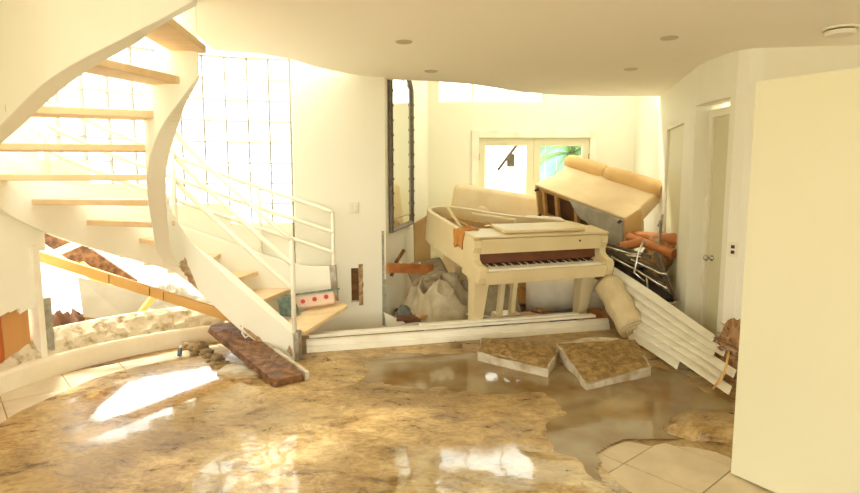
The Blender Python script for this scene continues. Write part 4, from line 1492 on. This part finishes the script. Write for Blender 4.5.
# scraps under and around the piano
scrap_src = None
random.seed(11)
spots = [(-0.20, 5.95), (0.02, 5.98), (0.25, 6.02), (0.42, 6.05), (0.72, 6.35), (0.95, 6.45), (1.15, 6.5), (1.35, 6.55), (1.62, 6.42), (1.1, 6.9), (0.6, 6.5), (-0.25, 6.4), (1.5, 6.75), (0.9, 6.2), (1.3, 6.25)]
for k, (x, y) in enumerate(spots):
    L, w = random.uniform(0.22, 0.45), random.uniform(0.05, 0.11)
    if scrap_src is None:
        g = G().prism([(-0.5, -0.5), (0.38, -0.5), (0.5, -0.2), (0.40, 0.1), (0.47, 0.5), (-0.42, 0.5), (-0.5, 0.2), (-0.46, 0.0)], 0, 1)
        o = g.build('wood_scrap', 'brown_box')
        o.data.transform(Matrix.Translation(Vector((o.location.x, o.location.y, 0))))
        scrap_src = o
    else:
        o = scrap_src.copy()
        o.data = scrap_src.data.copy() if k in (1, 4, 7) else scrap_src.data
        if k in (1, 4, 7):
            o.data.materials[0] = MATS['frame_wood']
        C.objects.link(o)
    o.location = (x, y, -0.03 + 0.02 * (k % 3) + (0.12 if y < 6.1 else 0.04))
    o.scale = (L, w, 0.03)
    o.rotation_euler = (R(random.uniform(-12, 12)), R(random.uniform(-10, 10)), R(random.uniform(-40, 60)))
    if k in (1, 4, 7):
        tag(o, 'orange-brown splintered wood scrap in the debris around the piano legs', 'wood scrap', 'orange-brown wood scraps around the piano')
    else:
        tag(o, 'dark splintered wood scrap in the debris around the piano legs', 'wood scrap', 'dark wood scraps around the piano')

# ================================================================== SLABS, ROCKS, MUD LUMPS
def slab(name, label, pts, z0, z1s, edge_in=0.012):
    """Broken slab: pale sides, rough muddy top sheet as a second part."""
    o = thing(name, label, 'slab', (sum(p[0] for p in pts) / len(pts), sum(p[1] for p in pts) / len(pts), 0))
    P = [Vector((x, y, z1s[k])) for k, (x, y) in enumerate(pts)]
    fine, fz0, fz1 = [], [], []
    for k in range(len(pts)):
        a_, b_ = P[k], P[(k + 1) % len(pts)]
        for q in range(7):
            p = a_.lerp(b_, q / 7)
            e_ = 0 if q == 0 else 0.022
            fine.append((p.x + e_ * noise.noise(p * 11), p.y + e_ * noise.noise(p * 11 + Vector((3, 1, 0)))))
            fz0.append(0.0)
            fz1.append(p.z + (0.0 if q == 0 else 0.012 * noise.noise(p * 14 + Vector((0, 5, 0)))))
    pts, z0, z1s = fine, fz0, fz1
    n = len(pts)
    g = G()
    g.add([(x, y, z0[k]) for k, (x, y) in enumerate(pts)] + [(x, y, z1s[k]) for k, (x, y) in enumerate(pts)],
          [tuple(range(n - 1, -1, -1)), tuple(range(n, 2 * n))] + [(i, (i + 1) % n, n + (i + 1) % n, n + i) for i in range(n)])
    g.build('core', 'slab_edge', o)
    g = G()

    def fn(u, v):
        a = P[0].lerp(P[1], u)
        b = P[-1].lerp(P[2], u)
        p = a.lerp(b, v)
        c = sum(P, Vector()) / len(P)
        p = c + (p - c) * (0.97 + 0.05 * noise.noise(p * 9))
        e = min(1, 8 * min(u, 1 - u, v, 1 - v))
        p.z += 0.004 + e * (0.026 + 0.030 * fbm(p.x * 8, p.y * 8, 1.5))
        return p
    g.grid(fn, 26, 22)
    g.build('mud_crust', 'slab_top', o, smooth=True)
    return o


slab('concrete_slab', 'left broken slab with a pale edge caked in brown mud', [(0.41, 4.80), (0.93, 4.37), (1.13, 4.88), (0.75, 5.06), (0.47, 5.14)], [0.0] * 5, [0.085, 0.075, 0.09, 0.10, 0.11])
slab('tilted_slab', 'right broken slab tilted up with thick brown mud on top', [(1.16, 4.10), (1.76, 4.42), (1.86, 5.05), (1.5, 5.1), (1.12, 4.93)], [0.0] * 5, [0.05, 0.075, 0.12, 0.14, 0.12])


def rock(name, label, loc, s, seed, m='rock', cat='rock', group=None):
    bm = bmesh.new()
    bmesh.ops.create_icosphere(bm, subdivisions=2 if cat == 'rubble' else 3, radius=1)
    for v in bm.verts:
        k = 1 + (0.6 if cat == 'rubble' else 0.35) * noise.noise(v.co * 1.3 + Vector((seed, 0, 0))) + 0.12 * noise.noise(v.co * 4 + Vector((seed, 2, 0)))
        v.co = Vector((v.co.x * s[0] * k, v.co.y * s[1] * k, max(-0.55 * s[2], v.co.z * s[2] * k)))
    me = bpy.data.meshes.new(name)
    bm.to_mesh(me)
    bm.free()
    me.materials.append(MATS[m])
    for p in me.polygons:
        p.use_smooth = cat != 'rubble'
    o = bpy.data.objects.new(name, me)
    C.objects.link(o)
    o.location = (loc[0], loc[1], loc[2] + 0.5 * s[2])
    return tag(o, label, cat, group, 'thing')


rock('mud_clod', 'small round mud clod in front of the fallen baseboard', (0.24, 5.17, 0.0), (0.055, 0.04, 0.045), 1)
rock('mud_mound', 'smooth brown mud mound by the open door panel', (1.80, 3.45, -0.02), (0.30, 0.24, 0.07), 5, 'mud', 'mud mound')
for k, (x, y, s) in enumerate(((-2.12, 5.12, 0.07), (-2.00, 5.00, 0.05), (-1.93, 4.88, 0.045), (-1.84, 4.80, 0.05), (-2.26, 5.18, 0.045), (-1.80, 4.68, 0.03), (-1.90, 4.74, 0.025), (-2.10, 4.96, 0.03), (-1.72, 4.70, 0.03))):
    rock('stone_chunk', 'muddy stone chunk beside the upper end of the dark timber', (x, y, 0.0), (s * 1.3, s, s * 0.8), 11 + k * 3, 'rock', 'rubble', 'stone chunks by the kerb')
bt = thing('small_bottle', 'tiny dark blue bottle lying on the wet floor near the kerb', 'bottle', (-2.22, 4.93, 0.01))
M = Matrix.Rotation(R(8), 4, 'Y')
G().lathe([(0.018, 0.0), (0.02, 0.005), (0.02, 0.05), (0.009, 0.065), (0.009, 0.075)], 14, M).build('body', 'bottle_blue', bt, local=True, smooth=True)
G().lathe([(0.011, 0.074), (0.011, 0.09)], 12, M).build('cap', 'ivory', bt, local=True)

# ================================================================== MIRROR
wa, wb = Vector((-0.47, 6.06)), Vector((-0.03, 8.95))
dw = (wb - wa).normalized()
p = wa + dw * 0.14
mi = thing('mirror', 'tall arched mirror in a dark ornate frame on the alcove wall', 'mirror', (p.x + 0.004, p.y, 0.98), (0, 0, math.atan2(dw.y, dw.x)))
Wm, Hm = 1.28, 1.88


def outline(ins):
    pts = [(ins, ins), (Wm - ins, ins)]
    for k in range(17):
        a = PI * k / 16
        pts.append((Wm / 2 + (Wm / 2 - ins) * math.cos(a), 1.64 + (0.24 - ins) * math.sin(a)))
    return pts


MX = Matrix(((1, 0, 0, 0), (0, 0, 1, 0), (0, 1, 0, 0), (0, 0, 0, 1)))
o0, o1 = outline(0.0), outline(0.055)
n = len(o0)
g = G()
vs = []
for (pts, y) in ((o0, -0.005), (o0, -0.035), (outline(0.02), -0.05), (outline(0.04), -0.035), (o1, -0.025), (o1, -0.005)):
    vs += [(x, y, z) for x, z in pts]
fs = []
for q in range(5):
    for k in range(n):
        k2 = (k + 1) % n
        fs.append((q * n + k, q * n + k2, (q + 1) * n + k2, (q + 1) * n + k))
g.add(vs, fs)
g.build('frame', 'mirror_frame', mi, local=True)
G().prism(outline(0.052), -0.018, -0.010, MX).build('glass', 'mirror_glass', mi, local=True)
gi = outline(0.14)
g = G()
for k in range(n):
    a, b = gi[k], gi[(k + 1) % n]
    g.beam((a[0], -0.020, a[1]), (b[0], -0.020, b[1]), 0.012, 0.006, up=(0, 1, 0))
g.build('bevel_line', 'steel_edge', mi, local=True)
for k in range(10):
    z = 0.12 + k * 0.155
    for x in (0.022, Wm - 0.022):
        M = Matrix.Translation((x, -0.045, z)) @ Matrix.Rotation(R(90), 4, 'X')
        G().lathe([(0.018, -0.004), (0.014, 0.008), (0.004, 0.014)], 10, M).build('boss', 'mirror_frame', mi, local=True)

# ================================================================== OUTSIDE
wbn = thing('white_board', 'white tilted board lying in the rubble outside the broken wall', 'board', (-3.1, 5.45, -0.36))
G().hexa([(-3.30, 5.34, 0.26), (-2.90, 5.42, 0.20), (-2.78, 5.62, 0.42), (-3.50, 5.62, 0.60),
          (-3.30, 5.36, 0.24), (-2.90, 5.44, 0.18), (-2.78, 5.65, 0.40), (-3.50, 5.65, 0.58)]).build('face', 'old_board', wbn)
G().beam((-3.30, 5.38, 0.22), (-2.90, 5.45, 0.16), 0.05, 0.06).build('frame_rail', 'frame_wood', wbn)
G().beam((-2.88, 5.44, 0.19), (-2.74, 5.62, 0.42), 0.05, 0.05).build('frame_rail', 'pole_wood', wbn)
heap('dark_rubble', 'dark brown rubble heap outside beside the torn drywall strip', (-3.42, 5.35, -0.36), 0.40, 0.34, 0.72, 'brown_box', 3.7, 'rubble', 8, 0.2)
heap('earth_bank', 'pale rubble bank beyond the curved wall opening', (-3.0, 6.7, -0.36), 1.3, 0.7, 0.62, 'old_board', 6.2, 'rubble', 5, 0.2)
db = thing('brown_plank', 'weathered brown plank leaning outside behind the orange stud', 'plank', (-3.7, 5.7, -0.36))
G().beam((-4.05, 5.75, 1.18), (-3.15, 5.95, 0.42), 0.05, 0.22).build('board', 'dark_timber', db, bevel=0.004)
tag(G().beam((-3.72, 5.42, 0.80), (-3.36, 5.60, 0.98), 0.04, 0.07).build('pale_batten', 'trim_paint', bevel=0.004), 'short pale batten propped on the outside rubble', 'batten')
tag(G().beam((-3.55, 5.75, 0.70), (-3.20, 5.72, 0.42), 0.05, 0.09).build('yellow_lath', 'foam_yellow', bevel=0.004), 'yellow wooden lath on the outside rubble', 'lath')
rock('yellow_foam', 'lump of yellow foam on the outside rubble', (-3.25, 5.75, 0.40), (0.13, 0.08, 0.06), 21, 'foam_yellow', 'foam')

# palm and blue fence (added in place of sky) behind the right glass door
random.seed(5)
pm = thing('palm_tree', 'green palm outside the right glass door', 'palm tree', (3.05, 12.4, -0.36))
G().tube([(0, 0, 0), (0.05, 0, 0.9), (0.0, 0, 2.45)], [0.17, 0.13, 0.12], 12).build('trunk', 'palm_trunk', pm, local=True, smooth=True)
for k in range(18):
    a = 2 * PI * k / 18 + random.uniform(-0.1, 0.1)
    el = random.uniform(0.1, 1.1)
    L = random.uniform(1.1, 1.5)
    g = G()
    pts = []
    for q in range(13):
        t = q / 12
        rr_ = L * t * math.cos(el * (1 - 0.4 * t))
        zz = 2.45 + L * (math.sin(el) * t - 0.75 * t * t)
        pts.append(Vector((math.cos(a) * rr_, math.sin(a) * rr_, zz)))
    g.tube(pts, 0.012, 5)
    sd_ = Vector((-math.sin(a), math.cos(a), 0))
    for q in range(1, 13):
        for f_ in (0.0, 0.5):
            p = pts[q - 1].lerp(pts[q], f_)
            d = (pts[q] - pts[q - 1]).normalized()
            ll = 0.34 * math.sin(PI * (0.12 + 0.83 * (q + f_) / 13.5))
            for s_ in (-1, 1):
                tip = p + sd_ * s_ * ll * 0.8 + d * ll * 0.6 + Vector((0, 0, -0.10 * ll / 0.34))
                g.add([p - d * 0.014, p + d * 0.014, tip, p + Vector((0, 0, 0.008))], [(0, 1, 2), (0, 3, 2), (1, 3, 2)])
    g.build('frond', 'palm_leaf', pm, local=True)
fn_ = thing('sky_backdrop', 'added blue board fence behind the palm', 'backdrop', (4.0, 14.2, -0.36))
for k in range(12):
    G().bx(-1.45 + k * 0.28, -1.45 + k * 0.28 + 0.268, 0, 0.025, 0.03, 3.1).build('board', 'backdrop_blue', fn_, local=True)
for z in (0.5, 2.5):
    G().bx(-1.45, 1.9, 0.025, 0.06, z, z + 0.09).build('rail', 'backdrop_blue', fn_, local=True)
